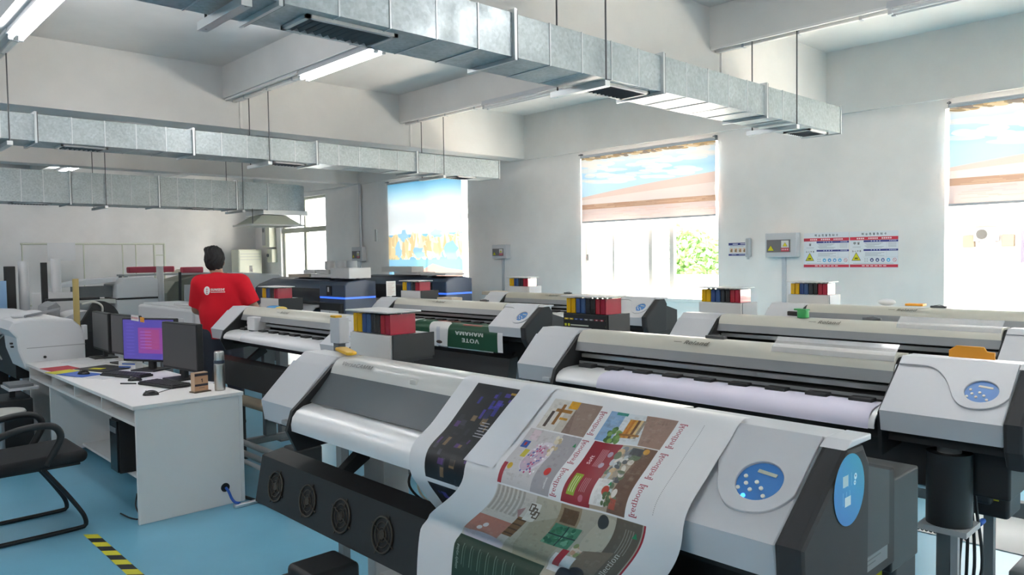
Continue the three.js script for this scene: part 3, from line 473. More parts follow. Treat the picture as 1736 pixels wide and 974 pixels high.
    // bedroom picture right of the panel
    R(0.64, 0.787, 0.16, 0.328, '#b9a994'); poly('#7a5d4c', [0.735, 0.16], [0.787, 0.16], [0.787, 0.328], [0.715, 0.328]); for (let k = 0; k < 70; k++) el(0.645 + 0.085 * rnd(), 0.17 + 0.13 * rnd(), 0.006 + 0.01 * rnd(), 0.004 + 0.008 * rnd(), ['#e9e4da', '#8a8f93', '#c9d2d6', '#6f7f63', '#d9b78c', '#5d5f66'][k % 6], rnd() * 3); R(0.69, 0.74, 0.165, 0.185, '#55565a'); el(0.75, 0.17, 0.012, 0.008, '#e6a63a'); R(0.635, 0.7, 0.258, 0.32, '#f0f0ee'); el(0.69, 0.285, 0.015, 0.011, '#d8452f'); R(0.72, 0.745, 0.298, 0.32, '#b3543f'); for (let k = 0; k < 12; k++) el(0.69 + 0.03 * rnd(), 0.29 + 0.025 * rnd(), 0.006, 0.005, '#4d6b3c'); poly('#2f9a63', [0.69, 0.272], [0.705, 0.272], [0.697, 0.262]);
    // study picture
    R(0.195, 0.6, 0.332, 0.525, '#c2b9a4'); R(0.195, 0.4, 0.332, 0.525, '#d8cfc4'); for (let k = 0; k < 7; k++) R(0.2 + k * 0.022, 0.212 + k * 0.022, 0.332, 0.4, '#b9aea3'); R(0.195, 0.36, 0.42, 0.49, '#c8836e'); R(0.36, 0.405, 0.395, 0.46, '#8c6238'); for (let k = 0; k < 4; k++) R(0.36, 0.405, 0.4 + k * 0.016, 0.404 + k * 0.016, '#5d3d20'); R(0.38, 0.43, 0.35, 0.4, '#e9e4da'); g.strokeStyle = '#5c4a38'; g.lineWidth = 5; for (let k = 0; k < 3; k++) { g.strokeRect(X(0.385 + k * 0.014), Y(0.355 + k * 0.008), 20, 26); } poly('#b48a86', [0.335, 0.38], [0.365, 0.368], [0.36, 0.4]); el(0.27, 0.45, 0.012, 0.008, '#f2e9e4'); el(0.255, 0.465, 0.012, 0.008, '#f2e9e4'); el(0.3, 0.51, 0.1, 0.03, '#d9cdd6'); poly('#b2a88f', [0.42, 0.4], [0.6, 0.34], [0.6, 0.525], [0.45, 0.525]);
    R(0.195, 0.6, 0.525, 0.64, '#27412f'); for (let k = 0; k < 7; k++) { R(0.24 + k * 0.04, 0.243 + k * 0.04, 0.545, 0.6, '#7c9484'); R(0.252 + k * 0.04, 0.254 + k * 0.04, 0.55, 0.605, '#6b8574'); } up('simply styled', 0.215, 0.585, 'italic 16px serif', '#c9d5cc');
    R(0.195, 0.6, 0.64, 0.8, '#cdbfa6'); R(0.25, 0.5, 0.67, 0.78, '#a98f63');
    // living room picture with the green window
    R(0.6, 0.87, 0.332, 0.64, '#bdb4a2'); R(0.515, 0.61, 0.332, 0.4, '#a58f70'); R(0.53, 0.6, 0.34, 0.375, '#6f4f31'); R(0.52, 0.64, 0.38, 0.44, '#4f8f6d'); for (let k = 0; k < 40; k++) el(0.525 + 0.11 * rnd(), 0.385 + 0.05 * rnd(), 0.008, 0.006, ['#3f7d55', '#7fb894', '#2f6a4b'][k % 3]); g.fillStyle = '#24332c'; g.fillRect(X(0.52), Y(0.408), X(0.12), 5); g.fillRect(X(0.578), Y(0.38), 5, Y(0.06)); for (let k = 0; k < 16; k++) el(0.66 + 0.04 * rnd(), 0.42 + 0.03 * rnd(), 0.009, 0.007, ['#e8d3c0', '#d9a98a', '#9aa56a'][k % 3]);
    el(0.72, 0.385, 0.05, 0.05, '#c9c0ab', 0.4); el(0.71, 0.35, 0.022, 0.016, '#3c3a38'); R(0.76, 0.86, 0.332, 0.64, '#6d6152'); poly('#8b7864', [0.7, 0.43], [0.8, 0.41], [0.78, 0.6], [0.66, 0.6]); R(0.61, 0.7, 0.455, 0.53, '#efeeec'); R(0.625, 0.655, 0.44, 0.51, '#c22c36'); el(0.69, 0.53, 0.035, 0.028, '#2c2b33'); el(0.73, 0.5, 0.028, 0.022, '#3a3940'); R(0.6, 0.87, 0.56, 0.64, '#4c4a4f'); for (let k = 0; k < 4; k++) R(0.8 + k * 0.01, 0.803 + k * 0.01, 0.35, 0.41, '#a59c90'); poly('#2f9a63', [0.83, 0.365], [0.85, 0.365], [0.84, 0.352]); up('carpet collection', 0.815, 0.485, 'italic 30px serif', '#ece6da'); R(0.865, 0.872, 0.332, 0.7, '#b01f30');
    for (const [a0, a1, b0, b1] of [[0.2, 0.45, 0.065, 0.325], [0.5, 0.785, 0.072, 0.156], [0.645, 0.785, 0.16, 0.325], [0.197, 0.6, 0.335, 0.522], [0.52, 0.86, 0.335, 0.64]]) for (let k = 0; k < 350; k++) { g.globalAlpha = 0.03 + 0.06 * rnd(); R(a0 + (a1 - a0) * rnd(), 0, 0, 0, '#000'); const x = a0 + (a1 - a0 - 0.02) * rnd(), y = b0 + (b1 - b0 - 0.01) * rnd(), c = rnd(); R(x, x + 0.003 + 0.016 * rnd(), y, y + 0.002 + 0.008 * rnd(), c < 0.4 ? '#3d332c' : c < 0.75 ? '#f4eee4' : c < 0.88 ? '#7c6a58' : '#a8b0a8'); }
    g.globalAlpha = 1;
    for (let k = 0; k < 60; k++) R(0.888, 0.8905, 0.07 + k * 0.004, 0.072 + k * 0.004 * 0.999, '#9a9a9c');
    seed = s0;
  });
  const path = [[1.65, 1.2555], [1.61, 1.2555], [1.56, 1.216], [1.462, 1.135], [1.376, 1.068], [1.365, 0.98], [1.385, 0.88], [1.415, 0.835], [1.4, 0.8], [1.385, 0.7], [1.38, 0.5], [1.375, 0.3]];
  const path2 = [[1.65, 1.2565], [1.608, 1.2565], [1.55, 1.218], [1.46, 1.156], [1.378, 1.094], [1.36, 1.05], [1.362, 0.97], [1.38, 0.88], [1.408, 0.84], [1.395, 0.8], [1.382, 0.7], [1.38, 0.5], [1.375, 0.3]];
  tag(obj('printed_sheet', sheetGeo(path, -1.655, 0.735, (t, s) => -0.26 * smoothstep(0.33, 0.56, t) * (1 - 0.5 * s), 36, 90, path2, (s) => smoothstep(0.55, 0.72, s)), m), 'wide glossy sheet of furniture photos with red lettering draped over the nearest printer', 'print');
  const m2 = printMat(512, 1024, (g, w, h) => {
    const s0 = seed; seed = 818; g.fillStyle = '#f4f4f6'; g.fillRect(0, 0, w, h);
    for (const [y0, y1] of [[0.08, 0.5], [0.52, 0.98]]) {
      g.fillStyle = '#0d0d14'; g.fillRect(w * 0.16, h * y0, w * 0.84, h * (y1 - y0));
      for (let k = 0; k < 130; k++) { const x = w * (0.18 + 0.8 * rnd()), y = h * (y0 + 0.02 + (y1 - y0 - 0.04) * rnd()), top = (y / h - y0) / (y1 - y0); g.fillStyle = top < 0.3 ? ['#3a3cc0', '#5a48d8', '#20206a', '#7a6cf0'][k % 4] : ['#2a2a34', '#454552', '#b08c5a', '#1b1b24', '#6f3f9c', '#2a2a30'][k % 6]; g.globalAlpha = 0.7; g.fillRect(x, y, 6 + 22 * rnd(), 8 + 36 * rnd()); }
      g.globalAlpha = 1; g.fillStyle = '#d8d8dc'; for (let c = 0; c < 2; c++) for (let k = 0; k < 6; k++) g.fillRect(w * (0.42 + c * 0.4), h * (y0 + 0.16 + k * 0.012), 30 + 20 * rnd(), 3); g.fillStyle = '#caa23c'; for (let c = 0; c < 2; c++) g.fillRect(w * (0.5 + c * 0.38), h * (y0 + 0.02), 40, 10);
    }
    seed = s0;
  });
  tag(obj('printed_sheet', sheetGeo([[1.66, 1.2535], [1.61, 1.2535], [1.56, 1.212], [1.465, 1.125], [1.384, 1.062], [1.375, 0.99], [1.43, 0.9], [1.5, 0.8], [1.51, 0.6]], -1.93, 0.5, () => 0, 16, 60), m2), 'glossy sheet of dark blue and black pictures hanging left of the furniture photos', 'print');
  tag(obj('blank_sheet', sheetGeo([[1.648, 1.2585], [1.61, 1.2585], [1.557, 1.221], [1.459, 1.14], [1.372, 1.072]], -1.645, 0.125, (t) => -0.02 * t, 8, 30), phys(C(0.66, 0.68, 0.72), 0.3, { side: THREE.DoubleSide })), 'small blank pale sheet lying over the left edge of the furniture photos', 'sheet');
}
// film on the other printers
{
  const front = (X) => [[X - 0.06, 1.072], [X - 0.12, 1.071], [X - 0.165, 1.066], [X - 0.195, 1.055], [X - 0.212, 1.038], [X - 0.221, 1.018], [X - 0.223, 0.998]];
  tag(obj('film_sheet', sheetGeo(front(3.07), -2.42, 1.3, () => 0, 20, 30), M.paperLav), 'pale lavender film lying on the second printer from the viewer', 'film');
  tag(obj('film_sheet', sheetGeo(front(2.82), -5.95, 1.4, () => 0, 20, 30), M.vinyl), 'glossy blank white film on the printer beside the person in red', 'film');
  const m = printMat(1024, 512, (g, w, h) => {
    g.fillStyle = '#f2f2f4'; g.fillRect(0, 0, w, h); g.fillStyle = '#1d5138'; g.fillRect(50, 0, w - 100, h);
    g.fillStyle = '#e8e8e6'; g.beginPath(); g.moveTo(240, h * 0.3); g.lineTo(330, h * 0.2); g.lineTo(420, h * 0.24); g.lineTo(470, h * 0.36); g.lineTo(450, h); g.lineTo(265, h); g.fill(); g.fillStyle = '#c9ced8'; g.fillRect(330, h * 0.5, 40, h * 0.5); g.fillStyle = '#b4514a'; g.beginPath(); g.ellipse(300, h * 0.14, 70, 36, 0.2, 0, 7); g.ellipse(420, h * 0.13, 80, 34, 0, 0, 7); g.fill(); g.fillStyle = '#4a3a34'; g.beginPath(); g.ellipse(360, h * 0.9, 34, 22, 0, 0, 7); g.fill();
    g.fillStyle = '#a34840'; g.fillRect(590, h * 0.3, 200, 46); g.save(); g.translate(690, h * 0.62); g.rotate(Math.PI); g.fillStyle = '#e6ebe7'; g.textAlign = 'center'; g.font = 'bold 74px sans-serif'; g.fillText('VOTE', -10, -62); g.font = 'bold 66px sans-serif'; g.fillText('MAHAMA', 0, 24); g.restore();
    g.fillStyle = '#dfe6e0'; g.fillRect(130, h * 0.08, 60, 26); g.fillRect(120, h * 0.24, 20, 40); g.fillRect(640, h * 0.04, 110, 18); g.strokeStyle = '#dfe3e0'; g.lineWidth = 6; g.beginPath(); g.moveTo(50, h * 0.2); g.lineTo(230, h * 0.24); g.moveTo(470, h * 0.3); g.lineTo(w - 50, h * 0.36); g.stroke();
  });
  tag(obj('printed_sheet', sheetGeo([...front(4.42), [4.197, 0.93], [4.2, 0.86]], -5.86, 1.3, () => 0, 24, 40), m), 'green campaign poster with upside-down white lettering coming out of a printer', 'print');
}

// ---------- dark navy printers with blue light strips ----------
function navyPrinter(X, z0, len, label) {   // X: front face, z0: far end
  const t = thing('navy_printer', label, 'printer', [X, 0, z0], 0, 'navy printers with blue strips');
  const L = len, h0 = L - 0.62;
  obj('main_body', prism([[0.02, 0.86], [0.46, 0.86], [0.46, 1.34], [0.3, 1.4], [0.16, 1.38], [0.12, 1.3], [0.1, 1.05], [0.02, 1.0]], 0.3, h0, 0.006), M.navy, t);
  const lid = obj('front_lid', strip([[0.02, 1.27], [0.05, 1.315], [0.12, 1.36], [0.26, 1.395]], -0.012, 0.3, h0), M.navyL, t);
  obj('lid_glass', strip([[0.03, 1.07], [0.005, 1.14], [0.005, 1.22], [0.02, 1.27]], -0.006, 0.3, h0), phys(C(0.03, 0.03, 0.035), 0.15, {}), lid);
  obj('platen', strip([[-0.14, 0.86], [-0.13, 0.95], [-0.06, 1.02], [0.08, 1.05]], 0.01, 0.3, h0), M.greyL, t);
  obj('left_housing', prism([[0, 0.86], [0.46, 0.86], [0.46, 1.36], [0.28, 1.38], [0.06, 1.3], [0, 1.25]], 0, 0.3, 0.012), M.navy, t);
  const rh = obj('right_housing', prism([[0, 0.9], [0.46, 0.9], [0.46, 1.36], [0.3, 1.39], [0.05, 1.36], [0, 1.32]], h0, L, 0.015), M.navyL, t);
  obj('light_strip', [bx(-0.004, 0.002, 1.15, 1.172, h0 + 0.02, L - 0.01), bx(0.0, 0.45, 1.15, 1.172, L - 0.002, L + 0.004)], M.blueLed, rh);
  obj('lower_housing', prism([[0.02, 0.62], [0.42, 0.62], [0.45, 1.14], [0.0, 1.14]], h0 + 0.01, L - 0.008, 0.01), M.greyPl, t);
  const cp = obj('control_panel', bx(-0.012, 0.0, 1.19, 1.31, h0 + 0.2, h0 + 0.32, 0.004), M.blackGloss, t); obj('display', bx(-0.0135, -0.012, 1.235, 1.295, h0 + 0.23, h0 + 0.27), mat(C(0.5, 0.52, 0.55), 0.3), cp);
  obj('ink_door', bx(-0.02, 0.02, 0.62, 1.1, h0 + 0.02, L - 0.03, 0.01), M.black, t);
  obj('notice', bx(-0.0225, -0.0205, 0.86, 1.0, h0 + 0.06, h0 + 0.5), textMat(256, 96, (g, w, h) => { g.fillStyle = '#c9cbd0'; g.fillRect(0, 0, w, h); g.fillStyle = '#555'; g.fillRect(60, 20, 40, 14); g.fillRect(130, 8, 4, 40); g.fillRect(160, 24, 26, 8); g.fillRect(20, 60, 180, 4); }), t);
  for (const z of [0.35, L - 0.35]) { obj('stand_leg', bx(0.15, 0.27, 0.1, 0.88, z - 0.04, z + 0.04, 0.006), M.greyPl, t); obj('stand_foot', bx(-0.2, 0.55, 0.0, 0.1, z - 0.04, z + 0.04, 0.01), M.black, t); }
  return t;
}
navyPrinter(4.95, -10.75, 2.5, 'left navy printer with a bright blue strip and boxes on top');
navyPrinter(6.35, -10.5, 2.5, 'right navy printer with a bright blue strip under the mountain blind');
function carton(x0, x1, y0, y1, z0, z1, m, label, name = 'carton', group) {
  const t = thing(name, label, 'box', [(x0 + x1) / 2, y0, (z0 + z1) / 2], 0, group);
  const w = (x1 - x0) / 2, h = y1 - y0, d = (z1 - z0) / 2;
  obj('box_body', bx(-w, w, 0, h, -d, d, 0.003), m, t); obj('flap', [bx(-w, -0.002, h, h + 0.003, -d, d), bx(0.002, w, h, h + 0.003, -d, d)], m, t); return t;
}
carton(5.05, 5.37, 1.403, 1.53, -8.75, -8.3, M.cartonW, 'tall white carton on the right end of the left navy printer');
carton(5.1, 5.36, 1.407, 1.45, -9.35, -8.8, M.cartonW, 'low white carton left of the tall white carton on a navy printer');
carton(5.1, 5.35, 1.407, 1.445, -10.0, -9.4, M.carton, 'long flat brown carton on the left navy printer');
for (let k = 0; k < 2; k++) carton(5.12, 5.34, 1.457, 1.505, -9.6 + k * 0.36, -9.28 + k * 0.36, M.cartonW, k ? 'small white carton right on top of the low cartons' : 'small white carton left on top of the brown carton');
carton(6.45, 6.75, 1.407, 1.44, -9.35, -8.75, M.cartonW, 'flat grey-white carton under the long one on the right navy printer');
carton(6.5, 6.72, 1.445, 1.52, -9.75, -8.98, M.cartonW, 'long white carton on top of the right navy printer');
carton(6.42, 6.76, 1.403, 1.43, -8.66, -8.1, M.cartonW, 'thin white carton at the end of the right navy printer');
for (let k = 0; k < 3; k++) { const o = obj('paper_roll', lathe([[0.02, 0], [0.075, 0], [0.075, 0.2], [0.02, 0.2], [0.02, 0]], 5.9 + k * 0.09, 1.42, -10.24 + k * 0.17), M.paper); tag(o, 'upright white paper roll beyond the left navy printer, ' + ['left', 'middle', 'right'][k] + ' of three', 'roll', 'upright paper rolls'); }
{ const t = thing('side_table', 'grey shelf holding three upright paper rolls behind the navy printer', 'shelf', [6.0, 0, -10.1]); obj('top', bx(-0.2, 0.2, 1.37, 1.42, -0.25, 0.3), M.whiteB, t); for (const x of [-0.17, 0.17]) for (const z of [-0.22, 0.27]) obj('leg', bx(x - 0.02, x + 0.02, 0, 1.37, z - 0.02, z + 0.02), M.grey, t); }
{ const t = thing('notice_board', 'narrow pale notice sheet standing at the end of the left navy printer', 'notice', [5.5, 0, -8.05]); obj('sheet', bx(-0.07, 0.07, 1.17, 1.36, 0, 0.004), textMat(128, 160, (g, w, h) => { g.fillStyle = '#dcdad4'; g.fillRect(0, 0, w, h); g.fillStyle = '#c08a80'; for (let k = 0; k < 9; k++) g.fillRect(14, 20 + k * 15, 100 - (k % 3) * 20, 3); }), t); obj('post', bx(-0.012, 0.012, 0, 1.3, -0.025, 0), M.greyL, t); obj('base', bx(-0.12, 0.12, 0, 0.02, -0.14, 0.1, 0.005), M.grey, t); }

// ---------- wall fittings ----------
const glyphs = { zhi: '0,1 4,1;1,1 1,7;3,1 3,7;1,3 3,3;1,5 3,5;0,7 4,6.5;5,1 9,1 9,5 5,5 5,1;6,6 5,9;8,6 9.5,9', ye: '3.5,1 3.5,8.5;6.5,1 6.5,8.5;1,3 2.5,6.5;9,3 7.5,6.5;0.5,9 9.5,9', wei: '3,0 1,3;3,1 7,1 5,3;1,3 9,3;2,3 1,9;4,5 8,5 8,7;4,5 4,9 9,9 9,7', hai: '5,0 5,1.5;1,3 1,1.5 9,1.5 9,3;2,3.5 8,3.5;2,5 8,5;5,2.5 5,6.5;0.5,6.5 9.5,6.5;3,7.5 7,7.5 7,9.5 3,9.5 3,7.5', gao: '3,0 1,3;2,2 8,2;5,0 5,4;0.5,4 9.5,4;2,6 8,6 8,9.5 2,9.5 2,6', zhi2: '2,0 1,3;1,2 4,2;0,5 5,5;2.5,2 2.5,5 0.5,9.5;3,6 4.5,9;6,2 9,2 9,8.5 6,8.5 6,2', ka: '5,0 5,5;5,2 8.5,2;0.5,5 9.5,5;5,5 5,10;5,6.5 8,8', ben: '0.5,1.5 9.5,1.5;3,0 3,3;7,0 7,3;1,4.5 9,4.5;5,3 5,10;5,4.5 1,8.5;5,4.5 9,8.5;3,8 7,8', jia: '1,1 9,1 9,6 1,6 1,1;1,3.5 9,3.5;5,1 5,10', dang: '5,0 5,4;2,1 3,3;8,1 7,3;1,5 9,5 9,9.5 1,9.5;2,7 9,7', xin: '1,4 0,8;3,3 3,8 7,9 8,6;5,1 6,3;8,3 9.5,6', zhong: '1,2 9,2 9,6 1,6 1,2;5,0 5,10', du: '1,1 9,1;2,2.5 8,2.5;0.5,4 9.5,4;5,0 5,4;2,5 8,5 7.5,9.5 2,9.5 2,5;1,7.2 9.5,7.2' };
function glyph(g, k, x, y, s, c, lw) { g.strokeStyle = c; g.lineWidth = lw; for (const st of glyphs[k].split(';')) { g.beginPath(); st.split(' ').forEach((p, i) => { const [a, b] = p.split(',').map(Number); i ? g.lineTo(x + a * s / 10, y + b * s / 10) : g.moveTo(x + a * s / 10, y + b * s / 10); }); g.stroke(); } }
const warnTri = (g, x, y, s) => { g.fillStyle = '#d9cf1c'; g.strokeStyle = '#333'; g.lineWidth = s * 0.08; g.lineJoin = 'round'; g.beginPath(); g.moveTo(x, y - s * 0.9); g.lineTo(x + s, y + s * 0.8); g.lineTo(x - s, y + s * 0.8); g.closePath(); g.fill(); g.stroke(); };
function hazardPoster(two) {
  return textMat(900, 660, (g, w, h) => {
    g.fillStyle = '#dfe2e8'; g.fillRect(0, 0, w, h); ['zhi', 'ye', 'wei', 'hai', 'gao', 'zhi2', 'ka'].forEach((k, i) => glyph(g, k, 225 + i * 70, 28, 44, '#555a66', 6));
    g.fillStyle = '#cf3148'; g.fillRect(0, 100, w, 56); g.fillRect(0, 592, w, 50); g.fillStyle = '#f3d9dc'; for (const [x, n] of [[130, 4], [350, 5], [600, 5]]) for (let k = 0; k < n; k++) g.fillRect(x + k * 38, 114, 28, 26); for (let k = 0; k < 6; k++) g.fillRect(230 + k * 80, 608, 56, 16);
    g.fillStyle = '#3a3f8c'; g.fillRect(262, 160, w - 262, 34); g.fillRect(262, 318, w - 262, 34); g.fillStyle = '#c9cce4'; for (const y of [168, 326]) { for (let k = 0; k < 4; k++) g.fillRect(400 + k * 52, y, 20, 16); for (let k = 0; k < 5; k++) g.fillRect(740 + k * 27, y, 17, 14); }
    if (two) { glyph(g, 'jia', 66, 190, 50, '#555', 7); glyph(g, 'ben', 140, 190, 50, '#555', 7); } else glyph(g, 'ben', 105, 196, 50, '#555', 7);
    g.fillStyle = '#8f939c'; g.fillRect(50, 276, 160, 6); for (let k = 0; k < 6; k++) { g.fillRect(280 + (k % 3) * 20, 210 + k * 16, 340 - (k % 4) * 50, 5); } for (let k = 0; k < 4; k++) { g.fillRect(720, 212 + k * 22, 150, 5); g.fillRect(290, 380 + k * 18, 360 - (k % 3) * 60, 5); }
    g.fillStyle = '#b7bac2'; g.fillRect(0, 312, 250, 3); g.fillRect(690, 196, 3, 260); g.fillRect(262, 460, w - 262, 3);
    ['dang', 'xin', 'zhong', 'du'].forEach((k, i) => glyph(g, k, 40 + i * 48, 336, 32, '#666', 4)); warnTri(g, 122, 452, 84); g.fillStyle = '#5a5a10'; g.fillRect(92, 470, 60, 22); g.fillStyle = '#c8b400'; g.fillRect(80, 500, 84, 8);
    (two ? ['#4a5684', '#4a5684', '#6a74a4', '#52b4dc'] : ['#56b0da', '#4f9fd4', '#6aa8d8', '#62bce0']).forEach((c, i) => { g.fillStyle = c; g.beginPath(); g.arc(420 + i * 102, 512, 34, 0, 7); g.fill(); g.fillStyle = '#e8eef4'; g.beginPath(); g.arc(420 + i * 102, 516, 14, 0, 7); g.fill(); });
    g.strokeStyle = '#d5828c'; g.lineWidth = 8; g.beginPath(); g.arc(838, 512, 30, 0, 7); g.moveTo(818, 492); g.lineTo(858, 532); g.stroke(); g.fillStyle = '#8f939c'; g.fillRect(60, 570, 760, 5); for (let k = 0; k < 4; k++) g.fillRect(282 + (k % 2) * 40, 486 + Math.floor(k / 2) * 40, 18, 14);
  });
}
const onWall = (name, label, cat, z, y, group) => thing(name, label, cat, [RX, y, z], -Math.PI / 2, group);   // local x runs towards the viewer's right, local z out of the wall
for (const [z0, z1, two] of [[-3.59, -3.135, false], [-3.125, -2.68, true]]) { const t = onWall('hazard_poster', two ? 'right hazard notice poster, two characters above its warning triangle' : 'left hazard notice poster, one character above its warning triangle', 'poster', (z0 + z1) / 2, 1.485, 'hazard posters'); const fm = [M.paper, M.paper, M.paper, M.paper, hazardPoster(two), M.paper]; obj('sheet', new THREE.BoxGeometry(z1 - z0, 0.355, 0.003).translate(0, 0.177, 0.004), fm, t); }
{ const t = onWall('wall_sign', 'small washing steps sign with two dark blue bands', 'sign', -4.335, 1.62); obj('sheet', new THREE.BoxGeometry(0.225, 0.14, 0.003).translate(0, 0.07, 0.004), [M.paper, M.paper, M.paper, M.paper, textMat(360, 270, (g, w, h) => { g.fillStyle = '#dcdde2'; g.fillRect(0, 0, w, h); g.fillStyle = '#3a3f80'; g.fillRect(0, 0, w, 52); g.fillRect(0, h - 38, w, 38); g.fillStyle = '#d5d7e6'; g.fillRect(80, 18, 100, 18); g.fillRect(230, 18, 90, 16); g.fillRect(60, h - 24, 90, 8); g.fillRect(200, h - 24, 120, 8); g.fillStyle = '#9a9aa4'; g.fillRect(30, 72, 260, 8); for (let k = 0; k < 4; k++) { g.fillStyle = '#dfc9b4'; g.fillRect(20 + k * 84, 104, 70, 100); g.fillStyle = '#b47a5c'; g.fillRect(44 + k * 84, 130, 30, 64); g.fillStyle = '#6f7f5a'; g.fillRect(36 + k * 84, 156, 20, 30); } }), M.paper], t); }
{ const t = onWall('soap_dispenser', 'slim grey dispenser beside the small blue-banded sign', 'dispenser', -4.2, 1.6); obj('body', bx(-0.03, 0.03, 0, 0.21, 0, 0.05, 0.02), M.whiteB, t); obj('nozzle', cyl([0, 0.012, 0.03], [0, -0.02, 0.03], 0.014), M.greyL, t); obj('front_strip', bx(-0.012, 0.012, 0.03, 0.2, 0.05, 0.056, 0.004), M.greyL, t); }
function switchBox(z, y, w, h, label) {
  const t = onWall('breaker_box', label, 'electrical box', z, y, 'wall breaker boxes');
  obj('case', bx(-w / 2, w / 2, 0, h, 0, 0.09, 0.008), M.white, t);
  obj('cover_window', bx(-w * 0.44, w * 0.32, h * 0.2, h * 0.72, 0.09, 0.096), textMat(320, 180, (g, W, H) => { g.fillStyle = '#6e6a6c'; g.fillRect(0, 0, W, H); warnTri(g, 56, 120, 46); g.fillStyle = '#d9d7d4'; g.fillRect(200, 14, 100, 100); warnTri(g, 250, 70, 32); g.fillStyle = '#b8384a'; g.fillRect(196, 118, 108, 50); g.fillStyle = '#e9cfd2'; for (let k = 0; k < 4; k++) g.fillRect(206 + k * 24, 132, 14, 18); }), t);
  obj('conduit', bx(-0.02, 0.02, -y + 0.02, 0, 0, 0.02), M.white, t); return t;
}
switchBox(-3.8, 1.6, 0.34, 0.25, 'white breaker box with warning stickers left of the hazard posters');
switchBox(-8.1, 1.62, 0.3, 0.2, 'white breaker box on the wall between the mountain blind and the middle window');
switchBox(-11.9, 1.6, 0.34, 0.26, 'white breaker box on the wall between the glazed door and the mountain blind');
tag(obj('conduit_pipe', cyl([RX - 0.03, 1.86, -11.85], [RX - 0.03, 3.0, -11.85], 0.025), M.white), 'white pipe rising from the far breaker box to the ceiling beam', 'pipe');
tag(obj('wall_thermometer', [bx(RX - 0.02, RX, 1.95, 2.16, -11.42, -11.36, 0.008), cyl([RX - 0.025, 1.97, -11.39], [RX - 0.025, 2.13, -11.39], 0.006)], M.greyL), 'thin grey gauge hanging left of the mountain blind', 'gauge');
{ const t = onWall('meter_cabinet', 'tall cream meter cabinet beside the glazed door', 'electrical box', -15.35, 1.92); obj('case', bx(-0.17, 0.15, 0, 0.5, 0, 0.16, 0.008), M.cream, t); obj('door', bx(-0.165, -0.03, 0.04, 0.46, 0.16, 0.168), M.greyL, t); obj('dial', cyl([-0.1, 0.36, 0.168], [-0.1, 0.36, 0.175], 0.045), M.greyPl, t); }
{ const t = onWall('junction_box', 'small cream junction box under the meter cabinet', 'electrical box', -15.3, 1.6); obj('case', bx(-0.1, 0.12, 0, 0.28, 0, 0.12, 0.006), M.cream, t); obj('knob', cyl([-0.05, 0.15, 0.12], [-0.05, 0.15, 0.14], 0.035), M.greyPl, t); }
{ const t = thing('floor_air_conditioner', 'tall pale floor-standing air conditioner in the far corner', 'air conditioner', [7.08, 0, -15.75]); obj('cabinet', bx(-0.26, 0.26, 0, 1.88, -0.18, 0.18, 0.02), M.cream, t); obj('front_panel', bx(-0.24, 0.24, 0.9, 1.85, 0.18, 0.192, 0.006), M.cream, t); obj('display', bx(-0.03, 0.04, 1.4, 1.54, 0.192, 0.196), M.blackGloss, t); obj('louvre', [bx(-0.22, 0.22, 1.66, 1.67, 0.192, 0.2), bx(-0.22, 0.22, 1.72, 1.73, 0.192, 0.2), bx(-0.22, 0.22, 1.78, 1.79, 0.192, 0.2)], M.greyL, t); }

// ---------- small things lying on the printers ----------
tag(obj('squeegee', smooth(ext(shapeOf([[-0.1, -0.022], [0.09, -0.026], [0.115, 0], [0.09, 0.026], [-0.1, 0.022], [-0.115, 0]]), 0.014, 0.004).rotateX(-Math.PI / 2).rotateY(1.25).translate(1.68, 1.256, -2.8)), M.yellow), 'yellow plastic squeegee lying on the nearest printer', 'squeegee');
tag(obj('squeegee', ext(shapeOf([[-0.075, -0.02], [0.075, -0.02], [0.075, 0.006], [0.05, 0.008], [0.04, 0.024], [-0.05, 0.024], [-0.075, 0.005]]), 0.012, 0.003).rotateY(-Math.PI / 2).translate(3.13, 1.272, -0.86), M.orange), 'orange plastic scraper standing on the right cover of the second printer', 'scraper');
{ const t = thing('tape_gun', 'green tape gun on the lid of the third printer', 'tape', [4.46, 1.25, -2.17], 1.3); obj('roll', lathe([[0.014, 0], [0.034, 0], [0.034, 0.045], [0.014, 0.045], [0.014, 0]], -0.035, 0.002, 0), M.green, t); obj('handle', bx(-0.005, 0.08, 0.008, 0.036, -0.012, 0.012, 0.006), M.black, t); obj('blade', bx(-0.07, 0.02, 0.045, 0.055, -0.02, 0.02, 0.003), M.green, t); }
for (const [x, z, lab] of [[3.12, -1.92, 'black metal clip on the lid of the printer with lavender film'], [5.72, -1.78, 'black metal clip on the lid nearest the window wall'], [4.5, -1.75, 'black metal clip on the lid of the printer with the tape gun'], [5.86, -5.35, 'black metal clip on the lid under the middle window'], [4.48, -5.1, 'black metal clip on the lid over the green poster']]) tag(obj('binder_clip', [bx(x - 0.012, x + 0.012, 1.252, 1.266, z - 0.05, z + 0.05, 0.003), cyl([x, 1.266, z - 0.03], [x + 0.02, 1.27, z], 0.002), cyl([x, 1.266, z + 0.03], [x + 0.02, 1.27, z], 0.002)], M.darkSteel), lab, 'clip');
tag(obj('label_sheet', [bx(5.78, 5.86, 1.254, 1.27, -2.02, -1.9, 0.004)], M.orange), 'small orange pack on the lid nearest the window wall', 'pack');
tag(obj('plastic_bag', [new THREE.IcosahedronGeometry(0.05, 2).scale(1, 0.5, 1.2).translate(5.8, 1.275, -2.15)], M.paper), 'crumpled white wrapper beside the small orange pack', 'wrapper');
